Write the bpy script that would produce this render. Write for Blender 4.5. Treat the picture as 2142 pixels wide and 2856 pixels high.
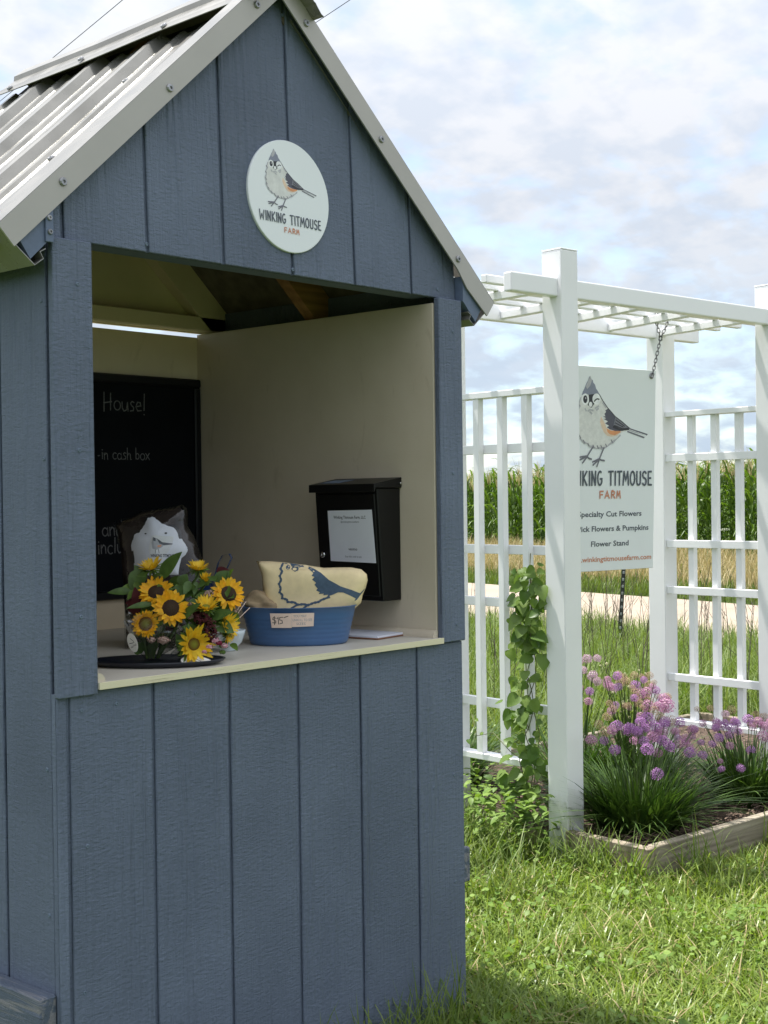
import bpy, bmesh, math, random
import numpy as np
from mathutils import Vector, Matrix
from mathutils.geometry import delaunay_2d_cdt, tessellate_polygon

for o in list(bpy.data.objects):
    bpy.data.objects.remove(o, do_unlink=True)
SC = bpy.context.scene
COL = SC.collection
random.seed(7)
RNG = np.random.default_rng(11)
R = math.radians

# ------------------------------------------------------------------ camera
cam_data = bpy.data.cameras.new('camera')
cam_data.sensor_fit = 'HORIZONTAL'
cam_data.sensor_width = 36.0
cam_data.lens = 3847.15 / 2142 * 36.0
cam_data.clip_end = 2000.0
cam_data.clip_start = 0.05
CAM_YAW, CAM_PITCH, CAM_ROLL = 0.83937, -0.00857, -0.01308
CAM_POS = Vector((-1.51582, -2.19372, 1.31446))
FW = Vector((math.sin(CAM_YAW) * math.cos(CAM_PITCH), math.cos(CAM_YAW) * math.cos(CAM_PITCH), math.sin(CAM_PITCH)))
RT = Vector((math.cos(CAM_YAW), -math.sin(CAM_YAW), 0))
UP = RT.cross(FW)
r2 = RT * math.cos(CAM_ROLL) + UP * math.sin(CAM_ROLL)
u2 = -RT * math.sin(CAM_ROLL) + UP * math.cos(CAM_ROLL)
cam = bpy.data.objects.new('camera', cam_data)
COL.objects.link(cam)
cam.matrix_world = Matrix(((r2.x, u2.x, -FW.x, CAM_POS.x), (r2.y, u2.y, -FW.y, CAM_POS.y), (r2.z, u2.z, -FW.z, CAM_POS.z), (0, 0, 0, 1)))
SC.camera = cam

# ------------------------------------------------------------------ light
SUN_DIR = Vector((-0.055, 0.34, 1.0)).normalized()          # towards the sun: high, behind and a little left of the stand
sun_el = math.asin(SUN_DIR.z)
sun_az = math.atan2(SUN_DIR.x, SUN_DIR.y)
W = bpy.data.worlds.new('World')
SC.world = W
W.use_nodes = True
wn, wl = W.node_tree.nodes, W.node_tree.links
wn.clear()
def N(nodes, t, **kw):
    n = nodes.new(t)
    for k, v in kw.items():
        if k == 'ins':
            for kk, vv in v.items():
                n.inputs[kk].default_value = vv
        else:
            setattr(n, k, v)
    return n
out = N(wn, 'ShaderNodeOutputWorld')
sky = N(wn, 'ShaderNodeTexSky', sky_type='NISHITA', sun_disc=False, sun_elevation=sun_el, sun_rotation=sun_az, air_density=1.0, dust_density=0.4, ozone_density=1.0)
bg = N(wn, 'ShaderNodeBackground', ins={'Strength': 0.135})
wl.new(sky.outputs[0], bg.inputs[0])
tc = N(wn, 'ShaderNodeTexCoord')
sep = N(wn, 'ShaderNodeSeparateXYZ'); wl.new(tc.outputs['Generated'], sep.inputs[0])
zc = N(wn, 'ShaderNodeMath', operation='MAXIMUM', ins={1: 0.0}); wl.new(sep.outputs[2], zc.inputs[0])
za = N(wn, 'ShaderNodeMath', operation='ADD', ins={1: 0.34}); wl.new(zc.outputs[0], za.inputs[0])
dx = N(wn, 'ShaderNodeMath', operation='DIVIDE'); wl.new(sep.outputs[0], dx.inputs[0]); wl.new(za.outputs[0], dx.inputs[1])
dy = N(wn, 'ShaderNodeMath', operation='DIVIDE'); wl.new(sep.outputs[1], dy.inputs[0]); wl.new(za.outputs[0], dy.inputs[1])
cmb = N(wn, 'ShaderNodeCombineXYZ', ins={2: 3.7}); wl.new(dx.outputs[0], cmb.inputs[0]); wl.new(dy.outputs[0], cmb.inputs[1])
n1 = N(wn, 'ShaderNodeTexNoise', ins={'Scale': 12.0, 'Detail': 6.0, 'Roughness': 0.52, 'Distortion': 0.25}); wl.new(cmb.outputs[0], n1.inputs['Vector'])
n2 = N(wn, 'ShaderNodeTexNoise', ins={'Scale': 3.4, 'Detail': 3.0, 'Roughness': 0.5}); wl.new(cmb.outputs[0], n2.inputs['Vector'])
mxn = N(wn, 'ShaderNodeMix', data_type='FLOAT', ins={0: 0.45}); wl.new(n1.outputs[0], mxn.inputs[2]); wl.new(n2.outputs[0], mxn.inputs[3])
hz = N(wn, 'ShaderNodeMapRange', ins={1: 0.0, 2: 0.34, 3: -0.045, 4: 0.05}); wl.new(sep.outputs[2], hz.inputs[0])
ad = N(wn, 'ShaderNodeMath', operation='ADD'); wl.new(mxn.outputs[0], ad.inputs[0]); wl.new(hz.outputs[0], ad.inputs[1])
cov = N(wn, 'ShaderNodeMapRange', interpolation_type='SMOOTHSTEP', ins={1: 0.38, 2: 0.56, 3: 0.44, 4: 0.97}); wl.new(ad.outputs[0], cov.inputs[0])
n3 = N(wn, 'ShaderNodeTexNoise', ins={'Scale': 15.0, 'Detail': 4.0, 'Roughness': 0.5}); wl.new(cmb.outputs[0], n3.inputs['Vector'])
ccol = N(wn, 'ShaderNodeMix', data_type='RGBA', ins={6: (0.655, 0.705, 0.79, 1), 7: (0.79, 0.805, 0.845, 1)})
cf = N(wn, 'ShaderNodeMapRange', ins={1: 0.38, 2: 0.60}); wl.new(n3.outputs[0], cf.inputs[0]); wl.new(cf.outputs[0], ccol.inputs[0])
# cloud and air turn pale blue towards the horizon
hzc = N(wn, 'ShaderNodeMix', data_type='RGBA', ins={7: (0.66, 0.82, 1.02, 1)}); wl.new(ccol.outputs[2], hzc.inputs[6])
hzf = N(wn, 'ShaderNodeMapRange', interpolation_type='SMOOTHSTEP', ins={1: 0.02, 2: 0.22, 3: 0.85, 4: 0.0}); wl.new(sep.outputs[2], hzf.inputs[0]); wl.new(hzf.outputs[0], hzc.inputs[0])
bgc = N(wn, 'ShaderNodeBackground', ins={'Strength': 1.0}); wl.new(hzc.outputs[2], bgc.inputs[0])
# thin cloud is brighter towards the zenith, as under any lightly overcast sky
lum = N(wn, 'ShaderNodeMath', operation='MULTIPLY_ADD', ins={1: 0.76, 2: 0.42}); wl.new(zc.outputs[0], lum.inputs[0]); wl.new(lum.outputs[0], bgc.inputs[1])
mixs = N(wn, 'ShaderNodeMixShader')
wl.new(cov.outputs[0], mixs.inputs[0]); wl.new(bg.outputs[0], mixs.inputs[1]); wl.new(bgc.outputs[0], mixs.inputs[2])
wl.new(mixs.outputs[0], out.inputs[0])

sd = bpy.data.lights.new('sun', 'SUN')
sd.energy = 4.4
sd.angle = R(0.8)
sd.color = (1.0, 0.965, 0.91)
sun = bpy.data.objects.new('sun', sd)
COL.objects.link(sun)
sun.location = (0, 0, 12)
sun.rotation_euler = SUN_DIR.to_track_quat('Z', 'Y').to_euler()

SC.view_settings.view_transform = 'Standard'
SC.view_settings.look = 'None'
SC.view_settings.exposure = 0.92
SC.view_settings.gamma = 1.0
SC.view_settings.use_curve_mapping = False

# ------------------------------------------------------------------ helpers
def link(o, parent=None):
    COL.objects.link(o)
    if parent is not None:
        o.parent = parent
    return o

def thing(name, label, cat, loc=(0, 0, 0), rot=(0, 0, 0), group=None):
    o = bpy.data.objects.new(name, None)
    o.empty_display_size = 0.05
    link(o)
    o.location = loc
    o.rotation_euler = rot
    o['label'] = label
    o['category'] = cat
    if group:
        o['group'] = group
    return o

def tag(o, label, cat=None, group=None):
    o['label'] = label
    if cat:
        o['category'] = cat
    if group:
        o['group'] = group
    return o

def mobj(name, verts, faces, mat, parent=None, smooth=False, mats=None, fmat=None):
    me = bpy.data.meshes.new(name)
    me.from_pydata([tuple(v) for v in verts], [], [tuple(f) for f in faces])
    if mats:
        for m in mats:
            me.materials.append(m)
        me.polygons.foreach_set('material_index', fmat)
    elif mat:
        me.materials.append(mat)
    if smooth:
        me.polygons.foreach_set('use_smooth', [True] * len(me.polygons))
    me.update()
    return link(bpy.data.objects.new(name, me), parent)

def bm_obj(name, bm, mat, parent=None, smooth=False):
    bmesh.ops.recalc_face_normals(bm, faces=bm.faces)
    me = bpy.data.meshes.new(name)
    bm.to_mesh(me)
    bm.free()
    if mat:
        me.materials.append(mat)
    if smooth:
        me.polygons.foreach_set('use_smooth', [True] * len(me.polygons))
    return link(bpy.data.objects.new(name, me), parent)

def bm_box(bm, x0, x1, y0, y1, z0, z1, bevel=0.0, seg=1):
    b = bmesh.new()
    vs = [b.verts.new(c) for c in ((x0, y0, z0), (x1, y0, z0), (x1, y1, z0), (x0, y1, z0), (x0, y0, z1), (x1, y0, z1), (x1, y1, z1), (x0, y1, z1))]
    for f in ((0, 3, 2, 1), (4, 5, 6, 7), (0, 1, 5, 4), (1, 2, 6, 5), (2, 3, 7, 6), (3, 0, 4, 7)):
        b.faces.new([vs[i] for i in f])
    if bevel > 0:
        bmesh.ops.bevel(b, geom=list(b.edges), offset=bevel, segments=seg, affect='EDGES', profile=0.5)
    tmp = bpy.data.meshes.new('t')
    b.to_mesh(tmp); b.free()
    bm.from_mesh(tmp)
    bpy.data.meshes.remove(tmp)

def box(name, x0, x1, y0, y1, z0, z1, mat, parent=None, bevel=0.002, seg=1):
    bm = bmesh.new()
    bm_box(bm, x0, x1, y0, y1, z0, z1, bevel, seg)
    return bm_obj(name, bm, mat, parent)

def prism(name, prof, a0, a1, axis, mat, parent=None, bevel=0.0, smooth=False):
    """extrude a 2-D profile; axis 'y': prof=(x,z), axis 'x': prof=(y,z), axis 'z': prof=(x,y)"""
    def P(p, a):
        return {'y': (p[0], a, p[1]), 'x': (a, p[0], p[1]), 'z': (p[0], p[1], a)}[axis]
    bm = bmesh.new()
    A = [bm.verts.new(P(p, a0)) for p in prof]
    B = [bm.verts.new(P(p, a1)) for p in prof]
    n = len(prof)
    bm.faces.new(A)
    bm.faces.new(B[::-1])
    for i in range(n):
        bm.faces.new((A[i], A[(i + 1) % n], B[(i + 1) % n], B[i]))
    bmesh.ops.recalc_face_normals(bm, faces=bm.faces)
    if bevel:
        bmesh.ops.bevel(bm, geom=list(bm.edges), offset=bevel, segments=1, affect='EDGES')
    return bm_obj(name, bm, mat, parent, smooth)

def tube_geo(pts, rad, n=8, cap=True):
    pts = [Vector(p) for p in pts]
    rads = rad if isinstance(rad, (list, tuple)) else [rad] * len(pts)
    V, F = [], []
    prev = None
    for i, p in enumerate(pts):
        t = (pts[min(i + 1, len(pts) - 1)] - pts[max(i - 1, 0)]).normalized()
        if prev is None:
            a = Vector((0, 0, 1)) if abs(t.z) < 0.9 else Vector((1, 0, 0))
            nx = t.cross(a).normalized()
        else:
            nx = (prev - t * prev.dot(t)).normalized()
        prev = nx
        ny = t.cross(nx)
        for k in range(n):
            an = 2 * math.pi * k / n
            V.append(p + nx * math.cos(an) * rads[i] + ny * math.sin(an) * rads[i])
    for i in range(len(pts) - 1):
        for k in range(n):
            F.append((i * n + k, i * n + (k + 1) % n, (i + 1) * n + (k + 1) % n, (i + 1) * n + k))
    if cap:
        F.append(tuple(range(n))[::-1])
        F.append(tuple((len(pts) - 1) * n + k for k in range(n)))
    return V, F

def tube(name, pts, rad, mat, parent=None, n=8, cap=True):
    V, F = tube_geo(pts, rad, n, cap)
    return mobj(name, V, F, mat, parent, smooth=True)

def lathe(name, prof, mat, parent=None, n=32, sx=1.0, sy=1.0, loc=(0, 0, 0), rotz=0.0, smooth=True):
    V, F = [], []
    for (r, z) in prof:
        for k in range(n):
            a = 2 * math.pi * k / n
            V.append((r * math.cos(a) * sx, r * math.sin(a) * sy, z))
    for i in range(len(prof) - 1):
        for k in range(n):
            F.append((i * n + k, i * n + (k + 1) % n, (i + 1) * n + (k + 1) % n, (i + 1) * n + k))
    if prof[0][0] > 1e-5:
        F.append(tuple(range(n))[::-1])
    if prof[-1][0] > 1e-5:
        F.append(tuple((len(prof) - 1) * n + k for k in range(n)))
    o = mobj(name, V, F, mat, parent, smooth)
    o.location = loc
    o.rotation_euler = (0, 0, rotz)
    return o

def dup(src, parent=None, loc=None, rot=None, scale=None):
    o = src.copy()
    COL.objects.link(o)
    o.parent = parent
    if loc is not None:
        o.location = loc
    if rot is not None:
        o.rotation_euler = rot
    if scale is not None:
        o.scale = scale if hasattr(scale, '__len__') else (scale,) * 3
    return o

def np_mesh(name, V, faces, mat, parent=None, smooth=False, kind=None):
    """faces: list of int arrays shaped (n,3) or (n,4)"""
    me = bpy.data.meshes.new(name)
    V = np.asarray(V, dtype=np.float32)
    loops = np.concatenate([f.reshape(-1) for f in faces]).astype(np.int32)
    tot = np.concatenate([np.full(len(f), f.shape[1], np.int32) for f in faces])
    start = np.concatenate([[0], np.cumsum(tot)[:-1]]).astype(np.int32)
    me.vertices.add(len(V)); me.vertices.foreach_set('co', V.reshape(-1))
    me.loops.add(len(loops)); me.loops.foreach_set('vertex_index', loops)
    me.polygons.add(len(tot)); me.polygons.foreach_set('loop_start', start); me.polygons.foreach_set('loop_total', tot)
    if smooth:
        me.polygons.foreach_set('use_smooth', np.ones(len(tot), bool))
    me.update(calc_edges=True)
    me.materials.append(mat)
    o = link(bpy.data.objects.new(name, me), parent)
    if kind:
        o['kind'] = kind
    return o

def blades(base, height, width, az, lean, curl, seg=3, zbase=None, tipw=0.0):
    """grass-like blades; arrays of length n. returns V, [quads, tris]"""
    n = len(base)
    ts = np.linspace(0, 1, seg + 1)
    dirx, diry = np.cos(az), np.sin(az)
    sx, sy = -diry, dirx
    rows = []
    for t in ts[:-1]:
        out_ = (lean * t + curl * t * t) * height
        up = height * (t - 0.5 * np.abs(curl) * t ** 2.2)
        w = width * (1 - 0.75 * t ** 1.6) * 0.5
        cx = base[:, 0] + dirx * out_; cy = base[:, 1] + diry * out_; cz = base[:, 2] + up
        rows.append(np.stack([cx - sx * w, cy - sy * w, cz], 1))
        rows.append(np.stack([cx + sx * w, cy + sy * w, cz], 1))
    out_ = (lean + curl) * height
    up = height * (1 - 0.5 * np.abs(curl))
    rows.append(np.stack([base[:, 0] + dirx * out_, base[:, 1] + diry * out_, base[:, 2] + up], 1))
    V = np.stack(rows, 1)
    m = 2 * seg + 1
    off = (np.arange(n) * m)[:, None]
    quads = [off + np.array([[2 * i, 2 * i + 1, 2 * i + 3, 2 * i + 2]]) for i in range(seg - 1)]
    tri = off + np.array([[2 * seg - 2, 2 * seg - 1, 2 * seg]])
    fs = []
    if quads:
        fs.append(np.concatenate(quads))
    fs.append(tri)
    return V.reshape(-1, 3), fs

# ------------------------------------------------------------------ materials
def new_mat(name):
    m = bpy.data.materials.new(name)
    m.use_nodes = True
    nt = m.node_tree
    b = nt.nodes['Principled BSDF']
    return m, nt.nodes, nt.links, b

def coords(nodes, links, scale=(1, 1, 1), rnd=True, space='Object'):
    t = N(nodes, 'ShaderNodeTexCoord')
    mp = N(nodes, 'ShaderNodeMapping')
    mp.inputs['Scale'].default_value = scale
    links.new(t.outputs[space], mp.inputs[0])
    if rnd:
        oi = N(nodes, 'ShaderNodeObjectInfo')
        mu = N(nodes, 'ShaderNodeMath', operation='MULTIPLY', ins={1: 37.0})
        links.new(oi.outputs['Random'], mu.inputs[0])
        links.new(mu.outputs[0], mp.inputs['Location'])
    return mp.outputs[0]

def noise(nodes, links, vec, scale, detail=4.0, rough=0.55, dist=0.0):
    n = N(nodes, 'ShaderNodeTexNoise', ins={'Scale': scale, 'Detail': detail, 'Roughness': rough, 'Distortion': dist})
    links.new(vec, n.inputs['Vector'])
    return n.outputs[0]

def ramp(nodes, links, fac, a, b, lo=0.3, hi=0.7):
    mr = N(nodes, 'ShaderNodeMapRange', ins={1: lo, 2: hi})
    links.new(fac, mr.inputs[0])
    mx = N(nodes, 'ShaderNodeMix', data_type='RGBA')
    mx.inputs[6].default_value = (*a, 1); mx.inputs[7].default_value = (*b, 1)
    links.new(mr.outputs[0], mx.inputs[0])
    return mx.outputs[2]

def bump(nodes, links, h, bsdf, strength=0.3, dist=0.01, normal=None):
    b = N(nodes, 'ShaderNodeBump', ins={'Strength': strength, 'Distance': dist})
    links.new(h, b.inputs['Height'])
    if normal is not None:
        links.new(normal, b.inputs['Normal'])
    if bsdf is not None:
        links.new(b.outputs[0], bsdf.inputs['Normal'])
    return b.outputs[0]

def plain(name, col, rough=0.5, metal=0.0, var=0.12, nscale=30.0, bmp=0.0, spec=0.5, sheen=0.0, lo=0.3, hi=0.7):
    m, nd, lk, b = new_mat(name)
    v = coords(nd, lk)
    f = noise(nd, lk, v, nscale)
    c2 = tuple(min(1, c * (1 + var)) for c in col); c1 = tuple(c * (1 - var) for c in col)
    lk.new(ramp(nd, lk, f, c1, c2, lo, hi), b.inputs['Base Color'])
    b.inputs['Roughness'].default_value = rough
    b.inputs['Metallic'].default_value = metal
    b.inputs['Specular IOR Level'].default_value = spec
    if bmp:
        bump(nd, lk, f, b, bmp, 0.003)
    return m

def leafmat(name, c1, c2, rough=0.45, trans=0.35, tcol=None, spec=0.3, island=True):
    """thin leaf: diffuse/gloss plus light through it, colour varied from piece to piece"""
    m, nd, lk, b = new_mat(name)
    if island:
        g = N(nd, 'ShaderNodeNewGeometry'); rnd = g.outputs['Random Per Island']
    else:
        g = N(nd, 'ShaderNodeObjectInfo'); rnd = g.outputs['Random']
    mx = N(nd, 'ShaderNodeMix', data_type='RGBA')
    mx.inputs[6].default_value = (*c1, 1); mx.inputs[7].default_value = (*c2, 1)
    lk.new(rnd, mx.inputs[0])
    v = coords(nd, lk, rnd=False)
    f = noise(nd, lk, v, 60.0, 2.0)
    hs = N(nd, 'ShaderNodeHueSaturation')
    mr = N(nd, 'ShaderNodeMapRange', ins={1: 0.3, 2: 0.7, 3: 0.8, 4: 1.2}); lk.new(f, mr.inputs[0]); lk.new(mr.outputs[0], hs.inputs['Value'])
    lk.new(mx.outputs[2], hs.inputs['Color'])
    lk.new(hs.outputs[0], b.inputs['Base Color'])
    b.inputs['Roughness'].default_value = rough
    b.inputs['Specular IOR Level'].default_value = spec
    tr = N(nd, 'ShaderNodeBsdfTranslucent')
    tg = N(nd, 'ShaderNodeMix', data_type='RGBA', blend_type='MULTIPLY', ins={0: 1.0})
    lk.new(hs.outputs[0], tg.inputs[6]); tg.inputs[7].default_value = (*(tcol or (1.5, 1.6, 0.7)), 1)
    lk.new(tg.outputs[2], tr.inputs[0])
    ms = N(nd, 'ShaderNodeMixShader', ins={0: trans})
    o = nd['Material Output']
    lk.new(b.outputs[0], ms.inputs[1]); lk.new(tr.outputs[0], ms.inputs[2]); lk.new(ms.outputs[0], o.inputs[0])
    return m

def siding_mat(name, col, along='Z', worn=0.0):
    m, nd, lk, b = new_mat(name)
    st = {'Z': (1, 1, 0.06), 'X': (0.06, 1, 1), 'Y': (1, 0.06, 1)}[along]
    v = coords(nd, lk, st)
    grain = noise(nd, lk, v, 130.0, 6.0, 0.7, 0.5)
    v2 = coords(nd, lk, (1, 1, 1))
    big = noise(nd, lk, v2, 3.0, 3.0)
    st3 = {'Z': (0.35, 0.35, 1), 'X': (1, 1, 0.35), 'Y': (1, 1, 0.35)}[along]
    saw = noise(nd, lk, coords(nd, lk, st3), 170.0, 4.0, 0.65, 0.3)
    st4 = {'Z': (1, 1, 0.1), 'X': (0.1, 1, 1), 'Y': (1, 0.1, 1)}[along]
    v4 = coords(nd, lk, st4)
    wv = N(nd, 'ShaderNodeTexWave', wave_type='BANDS', bands_direction='X' if along != 'X' else 'Z', ins={'Scale': 13.0, 'Distortion': 11.0, 'Detail': 3.0, 'Detail Scale': 1.2, 'Detail Roughness': 0.6})
    lk.new(v4, wv.inputs[0])
    sel = N(nd, 'ShaderNodeMapRange', ins={1: 0.45, 2: 0.60, 4: 0.7}); lk.new(noise(nd, lk, coords(nd, lk, (9, 9, 0.8) if along == 'Z' else (2, 2, 2)), 1.4, 2.0), sel.inputs[0])
    wvm = N(nd, 'ShaderNodeMath', operation='MULTIPLY'); lk.new(wv.outputs[1], wvm.inputs[0]); lk.new(sel.outputs[0], wvm.inputs[1])
    h1 = N(nd, 'ShaderNodeMath', operation='MULTIPLY_ADD', ins={1: 0.9}); lk.new(grain, h1.inputs[0]); lk.new(wvm.outputs[0], h1.inputs[2])
    h2 = N(nd, 'ShaderNodeMath', operation='MULTIPLY_ADD', ins={1: 0.65}); lk.new(saw, h2.inputs[0]); lk.new(h1.outputs[0], h2.inputs[2])
    bump(nd, lk, h2.outputs[0], b, 0.85, 0.0065)
    c = ramp(nd, lk, big, tuple(x * 0.86 for x in col), (col[0] * 1.13, col[1] * 1.12, col[2] * 1.10), 0.3, 0.7)
    oi = N(nd, 'ShaderNodeObjectInfo'); hv = N(nd, 'ShaderNodeHueSaturation')
    orr = N(nd, 'ShaderNodeMapRange', ins={3: 0.93, 4: 1.07}); lk.new(oi.outputs['Random'], orr.inputs[0]); lk.new(orr.outputs[0], hv.inputs['Value']); lk.new(c, hv.inputs['Color']); c = hv.outputs[0]
    if worn:
        # flaked paint with bare grey wood
        fl = noise(nd, lk, v, 30.0, 6.0, 0.7, 0.8)
        mr = N(nd, 'ShaderNodeMapRange', ins={1: 0.52, 2: 0.58}); lk.new(fl, mr.inputs[0])
        mu = N(nd, 'ShaderNodeMath', operation='MULTIPLY', ins={1: worn}); lk.new(mr.outputs[0], mu.inputs[0])
        mx = N(nd, 'ShaderNodeMix', data_type='RGBA'); mx.inputs[7].default_value = (0.42, 0.38, 0.35, 1)
        lk.new(mu.outputs[0], mx.inputs[0]); lk.new(c, mx.inputs[6]); c = mx.outputs[2]
    lk.new(c, b.inputs['Base Color'])
    b.inputs['Roughness'].default_value = 0.6
    b.inputs['Specular IOR Level'].default_value = 0.3
    return m

def cream_mat(name='cream_paint', c1=(0.545, 0.475, 0.36), c2=(0.60, 0.53, 0.415)):
    m, nd, lk, b = new_mat(name)
    f = noise(nd, lk, coords(nd, lk), 6.0, 5.0)
    c = ramp(nd, lk, f, c1, c2, 0.3, 0.7)
    sc_ = noise(nd, lk, coords(nd, lk, (1, 1, 0.25)), 14.0, 7.0, 0.75, 0.8)          # scuffs and drips
    ms_ = N(nd, 'ShaderNodeMapRange', ins={1: 0.60, 2: 0.70, 3: 0.0, 4: 0.35}); lk.new(sc_, ms_.inputs[0])
    mx = N(nd, 'ShaderNodeMix', data_type='RGBA'); mx.inputs[7].default_value = (c1[0] * 0.62, c1[1] * 0.58, c1[2] * 0.5, 1)
    lk.new(ms_.outputs[0], mx.inputs[0]); lk.new(c, mx.inputs[6]); c = mx.outputs[2]
    lk.new(c, b.inputs['Base Color'])
    g = noise(nd, lk, coords(nd, lk), 160.0, 3.0)
    bump(nd, lk, g, b, 0.15, 0.002)
    b.inputs['Roughness'].default_value = 0.55
    return m

def ply_edge_mat():
    m, nd, lk, b = new_mat('plywood_edge')
    v = coords(nd, lk, (2.0, 2.0, 160.0), rnd=False)
    f = noise(nd, lk, v, 3.0, 5.0, 0.7, 0.3)
    c = ramp(nd, lk, f, (0.22, 0.17, 0.09), (0.72, 0.66, 0.46), 0.30, 0.42)
    lk.new(c, b.inputs['Base Color'])
    bump(nd, lk, f, b, 0.4, 0.002)
    b.inputs['Roughness'].default_value = 0.7
    return m

def roof_mat():
    m, nd, lk, b = new_mat('roof_metal')
    f = noise(nd, lk, coords(nd, lk, rnd=False), 9.0, 5.0)
    c = ramp(nd, lk, f, (0.23, 0.222, 0.20), (0.30, 0.29, 0.265), 0.3, 0.7)
    lk.new(c, b.inputs['Base Color'])
    b.inputs['Metallic'].default_value = 0.45
    rr = N(nd, 'ShaderNodeMapRange', ins={1: 0.3, 2: 0.7, 3: 0.20, 4: 0.36}); lk.new(f, rr.inputs[0]); lk.new(rr.outputs[0], b.inputs['Roughness'])
    w = noise(nd, lk, coords(nd, lk, rnd=False), 4.0, 2.0)
    bump(nd, lk, w, b, 0.12, 0.02)
    return m

def wood_mat(name, c1, c2, along='X', rough=0.75, bst=0.5, gs=40.0):
    m, nd, lk, b = new_mat(name)
    st = {'Z': (1, 1, 0.05), 'X': (0.05, 1, 1), 'Y': (1, 0.05, 1)}[along]
    v = coords(nd, lk, st)
    f = noise(nd, lk, v, gs, 6.0, 0.65, 1.0)
    wv = N(nd, 'ShaderNodeTexWave', bands_direction='Z', ins={'Scale': 14.0, 'Distortion': 6.0, 'Detail': 2.0}); lk.new(v, wv.inputs[0])
    mi = N(nd, 'ShaderNodeMix', data_type='FLOAT', ins={0: 0.14}); lk.new(f, mi.inputs[2]); lk.new(wv.outputs[1], mi.inputs[3])
    lk.new(ramp(nd, lk, mi.outputs[0], c1, c2, 0.3, 0.68), b.inputs['Base Color'])
    bump(nd, lk, f, b, bst, 0.003)
    b.inputs['Roughness'].default_value = rough
    return m

def film_mat(name, gl=0.10, rough=0.12):
    """thin clear plastic film: almost all light passes, the rest mirrors"""
    m, nd, lk, b = new_mat(name)
    nd.remove(b)
    tr = N(nd, 'ShaderNodeBsdfTransparent', ins={0: (0.93, 0.94, 0.94, 1)})
    g = N(nd, 'ShaderNodeBsdfGlossy', ins={1: rough})
    lw = N(nd, 'ShaderNodeLayerWeight', ins={0: 0.35})
    mr = N(nd, 'ShaderNodeMapRange', ins={1: 0.0, 2: 1.0, 3: gl * 0.5, 4: min(1, gl * 5)}); lk.new(lw.outputs['Facing'], mr.inputs[0])
    f = noise(nd, lk, coords(nd, lk), 25.0, 3.0)
    bn = bump(nd, lk, f, None, 0.5, 0.01)
    lk.new(bn, g.inputs['Normal'])
    ms = N(nd, 'ShaderNodeMixShader')
    lk.new(mr.outputs[0], ms.inputs[0]); lk.new(tr.outputs[0], ms.inputs[1]); lk.new(g.outputs[0], ms.inputs[2])
    lk.new(ms.outputs[0], nd['Material Output'].inputs[0])
    return m

BLUE = (0.136, 0.167, 0.234)
M = {}
M['blue'] = siding_mat('blue_siding_paint', BLUE, 'Z')
M['blue_h'] = siding_mat('blue_rail_paint', (0.10, 0.125, 0.17), 'Y', worn=0.4)
M['blue_flat'] = plain('blue_trim_paint', (0.118, 0.155, 0.235), 0.5, var=0.08, bmp=0.15, nscale=60)
M['cream'] = cream_mat()
M['cream_bounce_lit'] = cream_mat('cream_paint_bounce_lit', (0.66, 0.55, 0.39), (0.72, 0.61, 0.44))  # same cream paint, lightened to stand in for bounced light at the back
M['ply'] = ply_edge_mat()
M['roof'] = roof_mat()
M['rake'] = plain('rake_metal', (0.41, 0.39, 0.35), 0.38, metal=0.25, var=0.05, nscale=5)
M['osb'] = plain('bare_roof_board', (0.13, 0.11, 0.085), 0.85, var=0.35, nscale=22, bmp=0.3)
M['pine'] = wood_mat('raw_pine', (0.22, 0.10, 0.04), (0.42, 0.22, 0.09), 'X')
M['screw'] = plain('screw_steel', (0.33, 0.33, 0.34), 0.4, metal=0.7, var=0.2)
M['screw_blue'] = plain('painted_screw', (0.13, 0.17, 0.23), 0.4, var=0.15)
M['white_vinyl'] = plain('white_vinyl', (0.87, 0.87, 0.875), 0.32, var=0.02, nscale=3)
M['white_board'] = plain('white_sign_board', (0.80, 0.83, 0.84), 0.28, var=0.015, nscale=4)
M['black_frame'] = plain('black_frame_paint', (0.004, 0.005, 0.007), 0.4, var=0.2, spec=0.3)
M['chalkboard'] = plain('chalkboard_surface', (0.0035, 0.0045, 0.0065), 0.75, var=0.35, nscale=7, spec=0.12)
M['chalk'] = plain('chalk', (0.13, 0.13, 0.13), 0.95, var=0.5, nscale=300)
M['black_steel'] = plain('black_powder_coat', (0.0035, 0.0035, 0.004), 0.42, var=0.1, nscale=200, spec=0.35)
M['chrome'] = plain('chrome', (0.6, 0.6, 0.6), 0.18, metal=1.0, var=0.1)
M['paper'] = plain('white_paper', (0.76, 0.78, 0.85), 0.7, var=0.03, nscale=12)
M['ink'] = plain('black_ink', (0.02, 0.02, 0.024), 0.7, var=0.1)
M['grey_ink'] = plain('grey_ink', (0.26, 0.27, 0.31), 0.7, var=0.1)

# ------------------------------------------------------------------ ground, road
def ground_mat():
    m, nd, lk, b = new_mat('lawn_soil')
    v = coords(nd, lk, rnd=False)
    f = noise(nd, lk, v, 3.0, 6.0, 0.6)
    g = noise(nd, lk, v, 60.0, 4.0, 0.7)
    c1 = ramp(nd, lk, f, (0.035, 0.065, 0.012), (0.07, 0.115, 0.022))
    c2 = ramp(nd, lk, g, (0.03, 0.035, 0.012), (0.10, 0.14, 0.035))
    mx = N(nd, 'ShaderNodeMix', data_type='RGBA', ins={0: 0.5}); lk.new(c1, mx.inputs[6]); lk.new(c2, mx.inputs[7])
    lk.new(mx.outputs[2], b.inputs['Base Color'])
    b.inputs['Roughness'].default_value = 0.95
    b.inputs['Specular IOR Level'].default_value = 0.1
    bump(nd, lk, g, b, 0.8, 0.03)
    return m
M['ground'] = ground_mat()
gv, gf = [], []
NG = 40
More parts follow.
